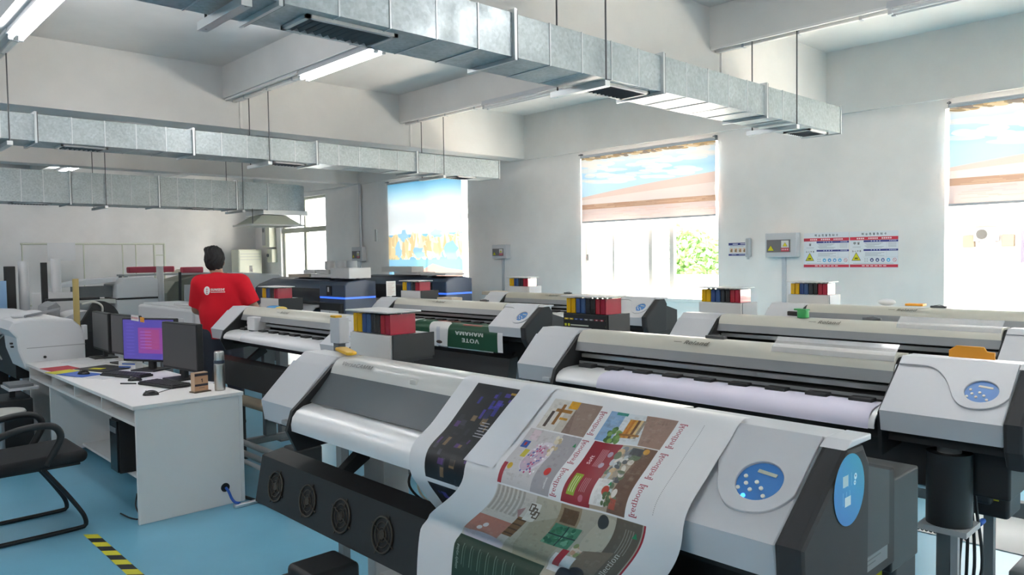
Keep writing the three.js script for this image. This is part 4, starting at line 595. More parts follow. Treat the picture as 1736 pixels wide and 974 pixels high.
{ const t = thing('folded_cloth', 'blue and yellow folded cloth on the printer beside the person in red', 'cloth', [3.02, 1.232, -6.2]); obj('blue_fold', new THREE.IcosahedronGeometry(0.07, 3).scale(0.9, 0.35, 1.4), mat(C(0.06, 0.22, 0.45), 0.9), t); obj('yellow_fold', new THREE.IcosahedronGeometry(0.05, 3).scale(1, 0.4, 1.2).translate(0, 0.0, 0.13), mat(C(0.6, 0.42, 0.1), 0.9), t); }
tag(obj('plastic_pack', bx(4.95, 5.1, 1.19, 1.23, -6.4, -6.15, 0.01), M.carton), 'flat brown pack behind the printer with the green poster', 'pack');
tag(obj('carton_piece', bx(6.02, 6.25, 1.195, 1.235, -6.9, -6.56, 0.004), M.carton), 'flat brown carton beside the ink tanks under the middle switch box', 'box');
{ const t = thing('ink_bottle_box', 'white box with small yellow lid between the nearest printers', 'box', [2.02, 0, -3.45]); obj('case', bx(-0.02, 0.04, 1.22, 1.35, -0.035, 0.055, 0.004), M.white, t); obj('lid', bx(-0.02, 0.02, 1.35, 1.362, -0.03, 0.02, 0.003), M.yellow, t); obj('stand', bx(-0.01, 0.03, 0, 1.22, -0.02, 0.03), M.greyPl, t); }

// ---------- take-up gear in front of and between the printers ----------
function takeUp(label, X, y, zm, len, dir, motorMat = M.black) {   // motor at zm, bars running along z
  const t = thing('take_up_unit', label, 'take-up unit', [X, 0, zm]);
  obj('motor_housing', [bx(-0.1, 0.1, y - 0.1, y + 0.12, -0.08, 0.1, 0.02), bx(-0.13, -0.05, y - 0.04, y + 0.08, -0.1, 0.04, 0.02)], motorMat, t);
  obj('warning_label', bx(-0.102, -0.1, y - 0.02, y + 0.05, -0.03, 0.06), M.yel, t);
  const l = dir * len; for (const [dx, dy] of [[-0.03, 0.0], [0.05, -0.05]]) obj('bar', cyl([dx, y + dy, 0], [dx, y + dy, l], 0.02), M.steel, t);
  obj('adjuster_arm', [bx(-0.05, 0.03, y - 0.06, y + 0.05, l - 0.05, l + 0.05, 0.01)], M.charcoal, t);
  for (const z of [0, l]) { obj('leg', bx(-0.02, 0.02, 0.08, y - 0.03, z - 0.02, z + 0.02), M.greyPl, t); obj('foot', bx(-0.16, 0.16, 0.05, 0.09, z - 0.025, z + 0.025, 0.006), M.greyPl, t); for (const x of [-0.13, 0.13]) obj('caster', cyl([x, 0.025, z - 0.012], [x, 0.025, z + 0.012], 0.025), M.rubber, t); }
  obj('knob', cyl([-0.1, y - 0.12, 0.0], [-0.16, y - 0.12, 0.0], 0.012), M.blue, t);
  return t;
}
takeUp('black take-up motor with a yellow label at the lower right edge', 3.92, 0.56, -1.0, 1.5, -1);
takeUp('black take-up motor with a yellow label low under the nearest printer', 1.35, 0.44, -2.45, 1.5, 1);
takeUp('take-up bars and motor in front of the printer beside the person', 2.42, 0.3, -4.62, 1.7, -1);
takeUp('black take-up motor with a yellow label behind the right end of the nearest printer', 2.66, 0.58, -1.02, 1.3, -1);
tag(obj('cardboard_tube', [lathe([[0.03, 0], [0.045, 0], [0.045, 1.7], [0.03, 1.7], [0.03, 0]], 0, 0, 0, 20).rotateX(Math.PI / 2).translate(2.66, 0.5, -6.15)], M.tubeBrown), 'long brown cardboard tube held in front of the printer beside the person', 'tube');
{ const t = thing('tube_stand', 'black stand holding the brown cardboard tube', 'stand', [2.66, 0, -6.05]); for (const z of [-0.06, 1.55]) { obj('post', bx(-0.03, 0.03, 0.05, 0.455, z - 0.02, z + 0.02), M.black, t); obj('foot', bx(-0.05, 0.05, 0, 0.05, z - 0.03, z + 0.03, 0.008), M.black, t); } }
{ const t = thing('controller_box', 'dark box with grey instruction stickers behind the nearest printer', 'controller', [2.05, 0, -0.83]); obj('case', bx(0.0, 0.26, 0.74, 1.02, -0.24, 0, 0.008), M.cap, t); obj('rear_case', bx(0.262, 0.48, 0.7, 0.98, -0.24, -0.01, 0.008), M.black, t);
  obj('instruction_sticker', bx(0.01, 0.2, 0.77, 1.0, 0.0, 0.0012), textMat(256, 256, (g, w, h) => { g.fillStyle = '#74777a'; g.fillRect(0, 0, w, h); g.fillStyle = '#9da0a2'; g.fillRect(20, 20, 100, 90); g.fillRect(140, 20, 96, 60); g.fillStyle = '#a8503c'; g.fillRect(28, 30, 24, 34); g.fillStyle = '#55585b'; for (let k = 0; k < 9; k++) g.fillRect(20 + (k % 2) * 20, 130 + k * 13, 180 - (k % 3) * 30, 4); }), t);
  obj('bracket', bx(0.1, 0.16, 0.05, 0.74, -0.15, -0.09), M.greyPl, t); obj('base', bx(0.0, 0.3, 0, 0.05, -0.2, -0.04, 0.01), M.greyPl, t); }
{ const t = thing('waste_ink_bottle', 'black waste bottle with hanging cables below the second printer', 'bottle', [3.02, 0, -0.9]); obj('bottle', cyl([0.0, 0.66, 0], [0.0, 0.92, 0], 0.075, 0.075, 24), M.black, t); obj('cap', cyl([0, 0.92, 0], [0, 0.94, 0], 0.04), M.greyPl, t); obj('holder', [bx(-0.08, 0.08, 0.64, 0.66, -0.08, 0.08), bx(0.06, 0.085, 0.02, 0.64, -0.012, 0.012), bx(-0.02, 0.17, 0, 0.02, -0.07, 0.07)], M.greyL, t);
  for (let k = 0; k < 5; k++) obj('cable', tube([[0.1, 0.93, 0.02 * k - 0.04], [0.11 + 0.015 * k, 0.7, 0.01 * k], [0.1 + 0.02 * k, 0.45, -0.02 + 0.02 * k], [0.13 + 0.01 * k, 0.2, 0.01], [0.15 + 0.03 * k, 0.012, 0.1 + 0.03 * k]], 0.006, 30, 6), M.black, t); }
{ const pts = []; for (let i = 0; i <= 260; i++) { const a = i / 260; const k = a * Math.PI * 2 * 22; pts.push([3.78 + 0.012 * Math.cos(k), 0.36 + 0.012 * Math.sin(k), -1.45 + 0.4 * a]); } tag(obj('coiled_cable', tube(pts, 0.003, 500, 5), M.black), 'thin coiled black cable near the lower right edge', 'cable'); }
tag(obj('paper_on_floor', sheetGeo([[4.75, 0.004], [4.95, 0.012], [5.2, 0.005], [5.45, 0.008]], -1.6, 1.0, (t) => 0.1 * t, 12, 20), M.paper), 'large white sheet lying on the floor at the lower right', 'sheet');
{ const t = thing('waste_bottle_frame', 'pale metal brackets and white trays under the nearest printer', 'frame', [1.75, 0, -2.5]); obj('rail', bx(-0.02, 0.02, 0.62, 0.7, -0.25, 1.4, 0.004), M.greyL, t); obj('tray', [bx(-0.12, 0.1, 0.7, 0.71, 0.2, 0.75), bx(-0.12, -0.11, 0.71, 0.76, 0.2, 0.75), bx(0.09, 0.1, 0.71, 0.76, 0.2, 0.75)], M.whiteB, t); obj('plate', bx(-0.06, 0.06, 0.6, 0.88, -0.2, -0.05, 0.004), M.greyL, t); for (let k = 0; k < 3; k++) obj('hose', tube([[0.0, 0.88, 0.1 + k * 0.05], [-0.06, 0.78, 0.12 + k * 0.06], [-0.02, 0.72, 0.2 + k * 0.04], [0.05, 0.8, 0.16 + k * 0.06], [0.04, 0.9, 0.1 + k * 0.05]], 0.005, 30, 6), k ? M.cream : M.black, t); obj('support', [bx(-0.02, 0.02, 0, 0.62, -0.22, -0.18), bx(-0.02, 0.02, 0, 0.62, 1.34, 1.38)], M.greyL, t); }
for (let k = 0; k < 2; k++) tag(obj('metal_bar', cyl([1.28 + k * 0.07, 0.33, -2.98 + k * 0.02], [1.3 + k * 0.07, 0.33, -2.3], 0.016), M.alu), k ? 'right one of two pale bars at the bottom centre under the dryer' : 'left one of two pale bars at the bottom centre under the dryer', 'bar');
for (const [x, z0, z1, r, m, lab] of [[2.32, -6.4, -4.2, 0.016, M.alu, 'thin metal rail near the floor right of the desk'], [2.42, -6.3, -4.1, 0.022, M.steel, 'thicker metal rail near the floor right of the desk']]) { const t = thing('floor_rail', lab, 'rail', [x, 0, 0]); obj('bar', cyl([0, 0.2, z0], [0, 0.2, z1], r), m, t); for (const z of [z0 + 0.1, z1 - 0.1]) obj('support', bx(-0.015, 0.015, 0, 0.19, z - 0.02, z + 0.02), M.greyPl, t); }
tag(obj('floor_cable', tube([[2.25, 0.012, -6.2], [2.28, 0.012, -5.7], [2.2, 0.012, -5.3], [2.24, 0.012, -4.95], [2.3, 0.012, -4.6]], 0.011, 60, 8), M.black), 'black cable lying on the floor right of the desk', 'cable');

// ---------- floor marking ----------
{ const t = thing('hazard_tape', 'yellow and black striped tape on the blue floor', 'floor tape', [1.255, 0, 0]); const n = 30; for (let k = 0; k < n; k++) { const z = -5.09 + k * 0.092, g = new THREE.BufferGeometry(); const a = [[-0.033, z - 0.03], [0.033, z + 0.03], [0.033, z + 0.122], [-0.033, z + 0.062]]; const P = [0, 2, 1, 0, 3, 2]; g.setAttribute('position', new THREE.Float32BufferAttribute(P.flatMap((i) => [a[i][0], 0.0015, a[i][1]]), 3)); g.setAttribute('uv', new THREE.Float32BufferAttribute(P.flatMap(() => [0, 0]), 2)); g.computeVertexNormals(); obj('stripe', g, k % 2 ? M.black : M.yel, t); } }

// ---------- white desk and what stands on it ----------
const DY = 0.755;
{
  const t = thing('desk', 'white melamine desk with open compartments under its top', 'desk', [1.52, 0, -5.04]);   // x to the right, z negative away from the viewer
  const D = 0.66, L = 2.93;
  obj('desk_top', bx(-0.02, D + 0.03, DY - 0.025, DY, -L - 0.02, 0.015, 0.003), M.board, t);
  const end = obj('end_panel', bx(0, D, 0, DY - 0.025, -0.025, 0, 0.002), M.board, t); obj('edge_strip', bx(D, D + 0.025, 0, DY - 0.025, -0.03, 0.003), M.boardEdge, end); obj('cable_hole', [cyl([D - 0.11, 0.12, -0.002], [D - 0.11, 0.12, 0.002], 0.03)], M.black, end);
  obj('end_panel', bx(0, D, 0, DY - 0.025, -L, -L + 0.025), M.board, t);
  obj('centre_panel', bx(0.02, D, 0.05, DY - 0.12, -2.3, -2.275), M.board, t);
  obj('shelf', bx(0.0, D - 0.05, 0.62, 0.64, -L + 0.025, -0.025), M.board, t);
  for (const z of [-2.1, -1.42, -0.72]) obj('divider', bx(0.0, D - 0.05, 0.64, DY - 0.025, z - 0.01, z + 0.01), M.board, t);
  obj('back_panel', bx(D - 0.05, D - 0.03, 0.12, DY - 0.025, -L + 0.025, -0.025), M.board, t);
  obj('bottom_board', bx(0.25, D - 0.05, 0.07, 0.09, -L + 0.025, -0.025), M.board, t);
}
{ const t = thing('computer_tower', 'black computer tower under the desk', 'computer', [1.9, 0.09, -6.12]); obj('case', bx(-0.2, 0.15, 0, 0.4, -0.09, 0.09, 0.006), M.black, t); obj('front_bezel', bx(-0.215, -0.2, 0.01, 0.39, -0.085, 0.085, 0.004), M.blackGloss, t); obj('drive_bay', bx(-0.218, -0.215, 0.3, 0.34, -0.07, 0.07), M.greyPl, t); }
function monitor(x, z, turn, label, lit) {
  const t = thing('monitor', label, 'monitor', [x, DY, z], turn, 'desk monitors');   // screen faces local -x
  obj('base', bx(-0.1, 0.1, 0, 0.012, -0.12, 0.12, 0.005), M.black, t); obj('neck', bx(0.0, 0.035, 0.01, 0.2, -0.03, 0.03, 0.005), M.black, t);
  obj('bezel', bx(-0.02, 0.03, 0.07, 0.43, -0.27, 0.27, 0.008), M.black, t);
  const s = obj('screen', bx(-0.0215, -0.0195, 0.09, 0.418, -0.258, 0.258), lit ?? mat(C(0.085, 0.08, 0.082), 0.35), t); return t;
}
const litScreen = mat(C(0.02, 0.02, 0.02), 0.4, { emissive: 0xffffff, emissiveIntensity: 0.42, emissiveMap: canvasTex(320, 200, (g, w, h) => { g.fillStyle = '#4a3f94'; g.fillRect(0, 0, w, h); g.fillStyle = '#7b3a86'; g.fillRect(96, 40, 160, 130); g.fillStyle = '#8b3a74'; g.fillRect(140, 50, 90, 100); g.fillStyle = '#5a4fa8'; for (let k = 0; k < 10; k++) g.fillRect(20, 20 + k * 17, 50, 4); g.fillStyle = '#8a5fb0'; for (let k = 0; k < 6; k++) g.fillRect(110, 60 + k * 16, 70, 3); }) });
monitor(2.13, -5.92, 0.12, 'nearest dark screen on the desk beside the steel flask');
const mLit = monitor(2.13, -6.62, 0.5, 'monitor with a glowing purple screen', litScreen);
{ const l = new THREE.RectAreaLight(C(0.3, 0.2, 0.6), 0.25, 0.5, 0.32); l.position.set(-0.03, 0.25, 0); l.rotation.y = -Math.PI / 2; l.lookAt(V(-1, 0.25, 0)); l.position.set(-0.03, 0.25, 0); l.rotation.set(0, Math.PI / 2, 0); l.name = 'screen_glow'; mLit.add(l); }
monitor(2.13, -7.25, 0.1, 'dark screen just left of the purple screen');
monitor(2.1, -7.84, -0.02, 'farthest dark screen on the desk beside the white plotter');
tag(obj('price_tag', bx(2.0, 2.003, DY + 0.42, DY + 0.465, -6.66, -6.48), textMat(128, 32, (g, w, h) => { g.fillStyle = '#e4e0e0'; g.fillRect(0, 0, w, h); g.fillStyle = '#c0504a'; for (let k = 0; k < 6; k++) g.fillRect(10 + k * 19, 10, 12, 12); })), 'small white strip with red marks on top of the purple screen', 'label strip');
tag(obj('sticky_note', bx(2.01, 2.013, DY + 0.415, DY + 0.455, -6.47, -6.38), M.orange), 'orange note stuck on the purple screen', 'note');
{ const t = thing('vacuum_flask', 'brushed steel vacuum flask on the desk corner', 'flask', [2.12, DY, -5.2]); obj('bottle', lathe([[0, 0], [0.034, 0], [0.036, 0.01], [0.036, 0.18], [0.033, 0.19], [0, 0.19]], 0, 0, 0, 28), mat(C(0.62, 0.6, 0.57), 0.28, { metalness: 0.95 }), t); obj('band', lathe([[0.0335, 0.188], [0.036, 0.19], [0.036, 0.208], [0.0335, 0.21]], 0, 0, 0, 28), M.navy, t); obj('cup', lathe([[0.033, 0.21], [0.034, 0.21], [0.033, 0.262], [0.028, 0.272], [0, 0.272]], 0, 0, 0, 28), mat(C(0.66, 0.65, 0.63), 0.25, { metalness: 0.95 }), t); }
{ const t = thing('desk_calendar', 'small wooden block calendar next to the steel flask', 'calendar', [2.0, DY, -5.25], 0.15); obj('base', bx(-0.06, 0.06, 0, 0.008, -0.03, 0.045, 0.002), M.brown, t); obj('block', bx(-0.05, 0.05, 0.008, 0.135, -0.025, 0.025, 0.003), mat(C(0.5, 0.35, 0.24), 0.7), t); obj('face', bx(-0.048, 0.048, 0.012, 0.132, 0.0255, 0.0265), textMat(192, 240, (g, w, h) => { g.fillStyle = '#c49a78'; g.fillRect(0, 0, w, h); g.fillStyle = '#3c3840'; g.fillRect(0, 8, w, 34); g.fillRect(0, 150, w, 30); g.fillStyle = '#2a2326'; g.font = 'bold 70px sans-serif'; g.fillText('1', 84, 130); g.fillStyle = '#8a6d58'; g.fillRect(60, 200, 80, 8); }), t); }
const mouseG = (() => { const g = new THREE.SphereGeometry(1, 20, 14, 0, Math.PI * 2, 0, Math.PI / 2); g.scale(0.052, 0.034, 0.031); return g; })();
for (const [x, z, a, lab] of [[1.72, -5.37, 2.6, 'black computer mouse near the front corner of the desk'], [1.66, -6.75, 2.2, 'black computer mouse on the blue folder'], [1.85, -6.12, 2.5, 'black computer mouse between the two tablets']]) { const t = thing('computer_mouse', lab, 'mouse', [x, DY + (z < -6.5 ? 0.006 : 0), z], a, 'computer mice'); obj('shell', mouseG, M.blackGloss, t); obj('scroll_wheel', cyl([0.03, 0.027, -0.003], [0.03, 0.027, 0.003], 0.006), M.greyPl, t); }
tag(obj('mouse_cable', tube([[1.77, DY + 0.006, -5.39], [1.9, DY + 0.004, -5.5], [2.02, DY + 0.004, -5.5], [2.12, DY + 0.004, -5.62]], 0.0025, 30, 6), M.black), 'thin black mouse cable on the desk', 'cable');
function keyboard(x, z, a, label, thick = 0.018) { const t = thing('keyboard', label, 'keyboard', [x, DY, z], a, 'keyboards'); obj('tray', bx(-0.08, 0.08, 0, thick, -0.21, 0.21, 0.006), M.black, t); const kg = new RoundedBoxGeometry(0.024, 0.008, 0.026, 1, 0.002); const all = []; for (let r = 0; r < 5; r++) for (let c = 0; c < 13; c++) all.push(kg.clone().translate(-0.06 + r * 0.029, thick + 0.003, -0.186 + c * 0.031)); obj('keys', all, M.charcoal, t); }
keyboard(1.93, -5.72, 0.25, 'black keyboard in front of the nearest dark screen');
keyboard(1.88, -6.42, 0.35, 'black keyboard in front of the purple screen');
{ const t = thing('graphics_pad', 'flat dark pad lying before the farthest screens', 'pad', [1.88, DY, -7.0], 0.3); obj('slab', bx(-0.14, 0.14, 0, 0.008, -0.2, 0.2, 0.004), M.charcoal, t); obj('active_area', bx(-0.12, 0.12, 0.008, 0.009, -0.15, 0.15), M.black, t); }
tag(obj('pen', cyl([1.72, DY + 0.006, -6.02], [1.8, DY + 0.006, -5.93], 0.005), M.black), 'black pen lying on the desk edge between keyboards', 'pen');
for (const [x, z, w, d, a, m, y, lab] of [[1.72, -6.55, 0.21, 0.3, 0.5, M.paper, 0, 'white paper sheet under the keyboard before the purple screen'], [1.68, -7.15, 0.21, 0.3, 0.2, M.paper, 0, 'white paper sheet near the far end of the desk'], [1.62, -7.3, 0.22, 0.3, 0.1, M.red, 0.001, 'dark red folder at the far end of the desk'], [1.6, -7.0, 0.2, 0.3, 0.25, M.yel, 0.002, 'yellow folder next to the red folder'], [1.64, -6.78, 0.18, 0.34, 0.3, M.blue, 0.004, 'blue folder under a mouse'], [1.82, -6.98, 0.06, 0.12, 0.6, M.yel, 0.01, 'small yellow note pad in the middle of the desk'], [2.1, -5.66, 0.2, 0.28, 0.3, M.paper, 0.0, 'stack of white paper right of the near keyboard'], [1.95, -7.6, 0.3, 0.45, 0.4, M.paper, 0.0, 'rolled out white drawing at the far end of the desk']]) { const o = obj(m === M.paper ? 'paper_sheet' : 'folder', new THREE.BoxGeometry(w, 0.003, d).rotateY(a), m); o.position.set(x, DY + 0.0016 + y, z); tag(o, lab, m === M.paper ? 'paper' : 'folder'); }
{ const t = thing('tissue_box', 'white box with blue stripes behind the purple screen', 'box', [2.05, DY, -6.88], 0.5); obj('carton', bx(-0.04, 0.04, 0, 0.06, -0.09, 0.09, 0.003), M.paper, t); obj('stripe', [bx(-0.0415, -0.04, 0.01, 0.02, -0.085, 0.04), bx(-0.0415, -0.04, 0.035, 0.045, -0.05, 0.085)], M.blue, t); }
{ const t = thing('plastic_bag', 'green plastic bag tucked in the first desk compartment', 'bag', [1.66, 0.642, -7.3]); obj('bag', new THREE.IcosahedronGeometry(0.05, 3).scale(0.9, 0.6, 1.4).translate(0, 0.03, 0), M.green, t); }
{ const t = thing('stapler', 'dark red stapler in the second desk compartment', 'stapler', [1.7, 0.64, -6.3], 0.6); obj('base', bx(-0.06, 0.06, 0, 0.01, -0.015, 0.015, 0.004), M.black, t); obj('arm', bx(-0.06, 0.06, 0.02, 0.035, -0.014, 0.014, 0.005).rotateZ(0.12), M.red, t); }
tag(obj('floor_trunking', bx(2.08, 2.5, 0, 0.022, -4.95, -4.91, 0.006), M.alu), 'metal cable cover on the floor at the desk corner', 'cable cover');
tag(obj('power_cable', tube([[2.07, 0.12, -5.03], [2.075, 0.1, -5.0], [2.09, 0.05, -4.985], [2.1, 0.03, -4.955], [2.12, 0.026, -4.93]], 0.009, 30, 8), M.blue), 'blue cable coming out of the hole in the desk end', 'cable');
tag(obj('loose_cable', tube([[1.62, 0.1, -5.4], [1.58, 0.05, -5.3], [1.56, 0.01, -5.15], [1.52, 0.008, -5.2], [1.5, 0.008, -5.35]], 0.005, 30, 6), M.black), 'black cable hanging below the desk front', 'cable');

// ---------- black visitor chair ----------
{
  const t = thing('office_chair', 'black cantilever office chair with padded seat and loop arms', 'chair', [0.98, 0, -5.45]);   // faces +x
  const seat = new RoundedBoxGeometry(0.5, 0.075, 0.5, 4, 0.035).translate(0.06, 0.455, 0); { const p = seat.attributes.position; for (let i = 0; i < p.count; i++) p.setY(i, p.getY(i) + 0.03 * Math.max(0, (p.getX(i) - 0.1)) - 0.012 * Math.cos(p.getX(i) * 5)); } obj('seat', seat, M.fabricBlack, t);
  const back = new RoundedBoxGeometry(0.04, 0.56, 0.46, 3, 0.018).translate(0, 0.28, 0).rotateZ(0.16).translate(-0.24, 0.52, 0); obj('backrest', back, M.fabricBlack, t);
  for (const s of [-1, 1]) {
    const z = s * 0.235;
    obj('arm', tube([[-0.24, 0.6, z], [-0.12, 0.655, z], [0.03, 0.68, z], [0.13, 0.665, z], [0.165, 0.6, z], [0.13, 0.52, z], [0.08, 0.44, z]], 0.021, 50, 10), M.black, t);
    obj('leg', tube([[-0.3, 0.014, z * 0.97], [-0.05, 0.014, z * 0.97], [0.24, 0.016, z * 0.97], [0.285, 0.03, z * 0.97], [0.27, 0.1, z * 0.97], [0.18, 0.25, z * 0.97], [0.07, 0.41, z * 0.97]], 0.0135, 70, 10, 0.4), M.blackGloss, t);
  }
  obj('frame_bar', [cyl([0.07, 0.41, -0.23], [0.07, 0.41, 0.23], 0.013), cyl([-0.3, 0.014, -0.23], [-0.3, 0.014, 0.23], 0.0135), cyl([-0.2, 0.43, -0.2], [-0.22, 0.6, -0.2], 0.012), cyl([-0.2, 0.43, 0.2], [-0.22, 0.6, 0.2], 0.012)], M.black, t);
  obj('seat_pan', bx(-0.17, 0.27, 0.405, 0.42, -0.22, 0.22, 0.005), M.black, t);
}

// ---------- left: white plotter and the gear behind it ----------
{
  const t = thing('white_plotter', 'large white plotter with rounded housing behind the desk at the left edge', 'plotter', [1.5, 0, -8.03]);   // right end at z 0, front towards -x
  const prof = [[-0.12, 1.06], [-0.08, 1.13], [0.05, 1.15], [0.4, 1.12], [0.46, 1.06], [0.5, 0.98], [0.5, 0.7], [0.36, 0.66], [0.08, 0.64], [0.0, 0.7], [-0.05, 0.86], [-0.06, 0.98]];
  const h = obj('right_housing', prism(prof, -0.55, 0, 0.02), M.plot, t); obj('seam', bx(0.02, 0.5, 0.879, 0.884, -0.002, 0.003), M.grey, h); obj('side_port', bx(0.48, 0.52, 0.92, 1.06, -0.06, 0.004, 0.005), M.plot, h); obj('knob', cyl([0.16, 0.79, 0], [0.16, 0.79, 0.012], 0.012), M.black, h);
  obj('cover', prism([[-0.12, 1.06], [-0.08, 1.13], [0.05, 1.15], [0.4, 1.12], [0.42, 1.0], [-0.1, 0.98]], -2.6, -0.55, 0.015), M.plot, t);
  obj('badge', bx(-0.128, -0.118, 1.06, 1.09, -0.95, -0.85), M.grey, t); obj('panel_buttons', [bx(-0.09, -0.07, 0.92, 0.935, -0.12, -0.08), bx(-0.085, -0.065, 0.89, 0.905, -0.12, -0.08)], M.black, t);
  obj('lower_body', bx(0.02, 0.42, 0.55, 0.98, -2.6, -0.5), M.black, t);
  for (let k = 0; k < 4; k++) obj('guide_arm', tube([[-0.02, 0.97, -0.75 - k * 0.3], [-0.08, 0.9, -0.75 - k * 0.3], [-0.08, 0.8, -0.75 - k * 0.3], [-0.05, 0.72, -0.75 - k * 0.3]], 0.008, 20, 6), M.offwhite, t);
  for (const z of [-0.3, -2.2]) { obj('stand_leg', bx(0.12, 0.24, 0.08, 0.66, z - 0.05, z + 0.05, 0.01), M.charcoal, t); obj('stand_foot', bx(-0.15, 0.5, 0.02, 0.09, z - 0.05, z + 0.05, 0.015), M.charcoal, t); }
  obj('cross_bar', bx(0.14, 0.22, 0.2, 0.3, -2.2, -0.3), M.charcoal, t);
  for (let k = 0; k < 2; k++) { const l = obj('tray_lid', smooth(new THREE.IcosahedronGeometry(0.1, 3).scale(0.9, 0.35, 1.3)), M.plot, t); l.position.set(0.06 + k * 0.14, 1.16, -0.35 - k * 0.28); }
  obj('lid_rod', cyl([0.02, 1.17, -0.02], [0.36, 1.21, -0.3], 0.012), M.grey, t);
}
{ const t = thing('printer_stool', 'pale stool-like tray in front of the plotter at the left edge', 'stool', [1.18, 0, -7.3]); obj('seat', lathe([[0, 0.43], [0.17, 0.43], [0.18, 0.445], [0.17, 0.46], [0, 0.465]], 0, 0, 0, 28), M.offwhite, t); obj('column', cyl([0, 0.06, 0], [0, 0.43, 0], 0.025), M.steel, t); for (let k = 0; k < 5; k++) { const a = k * 1.257; obj('leg', [cyl([0, 0.08, 0], [0.2 * Math.cos(a), 0.05, 0.2 * Math.sin(a)], 0.014), cyl([0.2 * Math.cos(a), 0.022, 0.2 * Math.sin(a) - 0.01], [0.2 * Math.cos(a), 0.022, 0.2 * Math.sin(a) + 0.01], 0.022)], M.black, t); } }
{ const t = thing('ink_cart', 'dark box cart with a white ledge left of the desk', 'cart', [1.3, 0, -7.75]); obj('cabinet', bx(-0.1, 0.16, 0.05, 0.5, -0.25, 0.2, 0.01), M.black, t); obj('ledge', bx(-0.02, 0.2, 0.58, 0.6, -0.1, 0.24), M.white, t); obj('pad', bx(-0.01, 0.17, 0.6, 0.625, -0.08, 0.2, 0.006), M.greyPl, t); obj('post', bx(0.02, 0.06, 0.5, 0.58, 0, 0.04), M.black, t); for (const x of [-0.07, 0.13]) for (const z of [-0.2, 0.15]) obj('caster', cyl([x - 0.01, 0.025, z], [x + 0.01, 0.025, z], 0.025), M.rubber, t); }
{ const t = thing('roll_printer', 'black scanner-like printer with a curved lid and white paper', 'printer', [2.1, 0, -9.55]); obj('body', bx(-0.1, 0.5, 0.55, 0.98, -0.3, 0.3, 0.02), M.black, t);
  const arc = [[0.5, 0.98], [0.52, 1.1], [0.46, 1.2], [0.36, 1.245], [0.24, 1.25], [0.1, 1.25]]; obj('side_hood', prism([[0.1, 0.9], [0.54, 0.9], ...[0, 1, 2, 3, 4, 5, 6].map((k) => [0.34 + 0.22 * Math.cos(k * 0.26), 0.98 + 0.25 * Math.sin(k * 0.26)]), [0.3, 1.23]], 0.28, 0.34, 0.006).rotateY(-Math.PI / 2 * 0).translate(0, 0, 0), M.charcoal, t);
  obj('hood_bar', bx(-0.05, 0.5, 1.22, 1.25, -0.3, -0.2, 0.01), M.charcoal, t); obj('left_hood', prism([[-0.16, 0.95], [-0.02, 0.95], [0.0, 1.18], [-0.04, 1.23], [-0.12, 1.18]], -0.25, 0.2, 0.01), M.grey, t);
  obj('rim', tube([[0.12, 1.2, 0.35], [0.24, 1.22, 0.35], [0.32, 1.16, 0.35], [0.3, 1.02, 0.35]].map(([x, y, z]) => [x + 0.05, y, z]), 0.012, 24, 8), M.offwhite, t);
  obj('paper', sheetGeo([[0.36, 1.1], [0.2, 1.12], [0.05, 1.08], [-0.08, 1.0]], -0.2, 0.5, () => 0, 8, 20), M.paper, t); for (const x of [-0.05, 0.45]) for (const z of [-0.25, 0.25]) obj('leg', bx(x - 0.02, x + 0.02, 0, 0.55, z - 0.02, z + 0.02), M.black, t); }
{ const t = thing('office_copier', 'pale grey office copier with a dark seam behind the desk screens', 'copier', [3.5, 0, -11.7]); obj('lower_cabinet', bx(-0.25, 0.3, 0.05, 1.13, -0.3, 0.3, 0.012), M.plot, t); obj('seam', bx(-0.245, 0.295, 1.13, 1.15, -0.29, 0.303), M.black, t); obj('upper_body', prism([[-0.25, 1.15], [0.3, 1.15], [0.3, 1.4], [0.22, 1.44], [-0.12, 1.42], [-0.25, 1.34]], -0.3, 0.3, 0.01), M.plot, t);
  obj('scanner_arm', prism([[-0.95, 1.32], [-0.25, 1.38], [-0.2, 1.44], [-0.6, 1.42], [-0.92, 1.36]], -0.2, 0.25, 0.006), M.plot, t); obj('output_tray', prism([[-0.9, 1.12], [-0.25, 1.08], [-0.25, 1.14], [-0.9, 1.17]], -0.2, 0.25, 0.006), M.offwhite, t); obj('tray_gap', bx(-0.7, -0.25, 1.17, 1.32, -0.2, 0.12), M.greyPl, t); obj('side_stand', bx(-0.9, -0.3, 0, 1.1, -0.15, 0.15, 0.01), M.greyL, t); obj('side_door', bx(0.301, 0.306, 0.3, 1.1, -0.25, 0.25), M.plot, t); }
{ const t = thing('mid_plotter', 'low white plotter with papers on top left of the person', 'plotter', [2.98, 0, -8.75]); obj('housing', bx(-0.02, 0.5, 0.8, 1.15, -0.85, 0.85, 0.03), M.plot, t); obj('lid', bx(0.03, 0.45, 1.15, 1.17, -0.8, 0.8, 0.008), M.plot, t); obj('front_panel', bx(-0.03, -0.018, 0.84, 1.05, -0.6, 0.6, 0.004), M.plot, t); for (const z of [-0.7, 0.7]) { obj('stand_leg', bx(0.18, 0.3, 0.05, 0.8, z - 0.04, z + 0.04), M.greyPl, t); obj('stand_foot', bx(0.0, 0.5, 0, 0.06, z - 0.05, z + 0.05, 0.01), M.greyPl, t); } }
for (const [x, z, w, d, a, h, lab] of [[3.2, -8.55, 0.22, 0.3, 0.4, 0.02, 'loose stack of papers on the low white plotter'], [3.28, -8.15, 0.2, 0.16, 0.1, 0.045, 'small white box at the right end of the low white plotter']]) { const o = obj('paper_stack', new RoundedBoxGeometry(w, h, d, 1, 0.003).rotateY(a), M.paper); o.position.set(x, 1.17 + h / 2, z); tag(o, lab, 'papers'); }
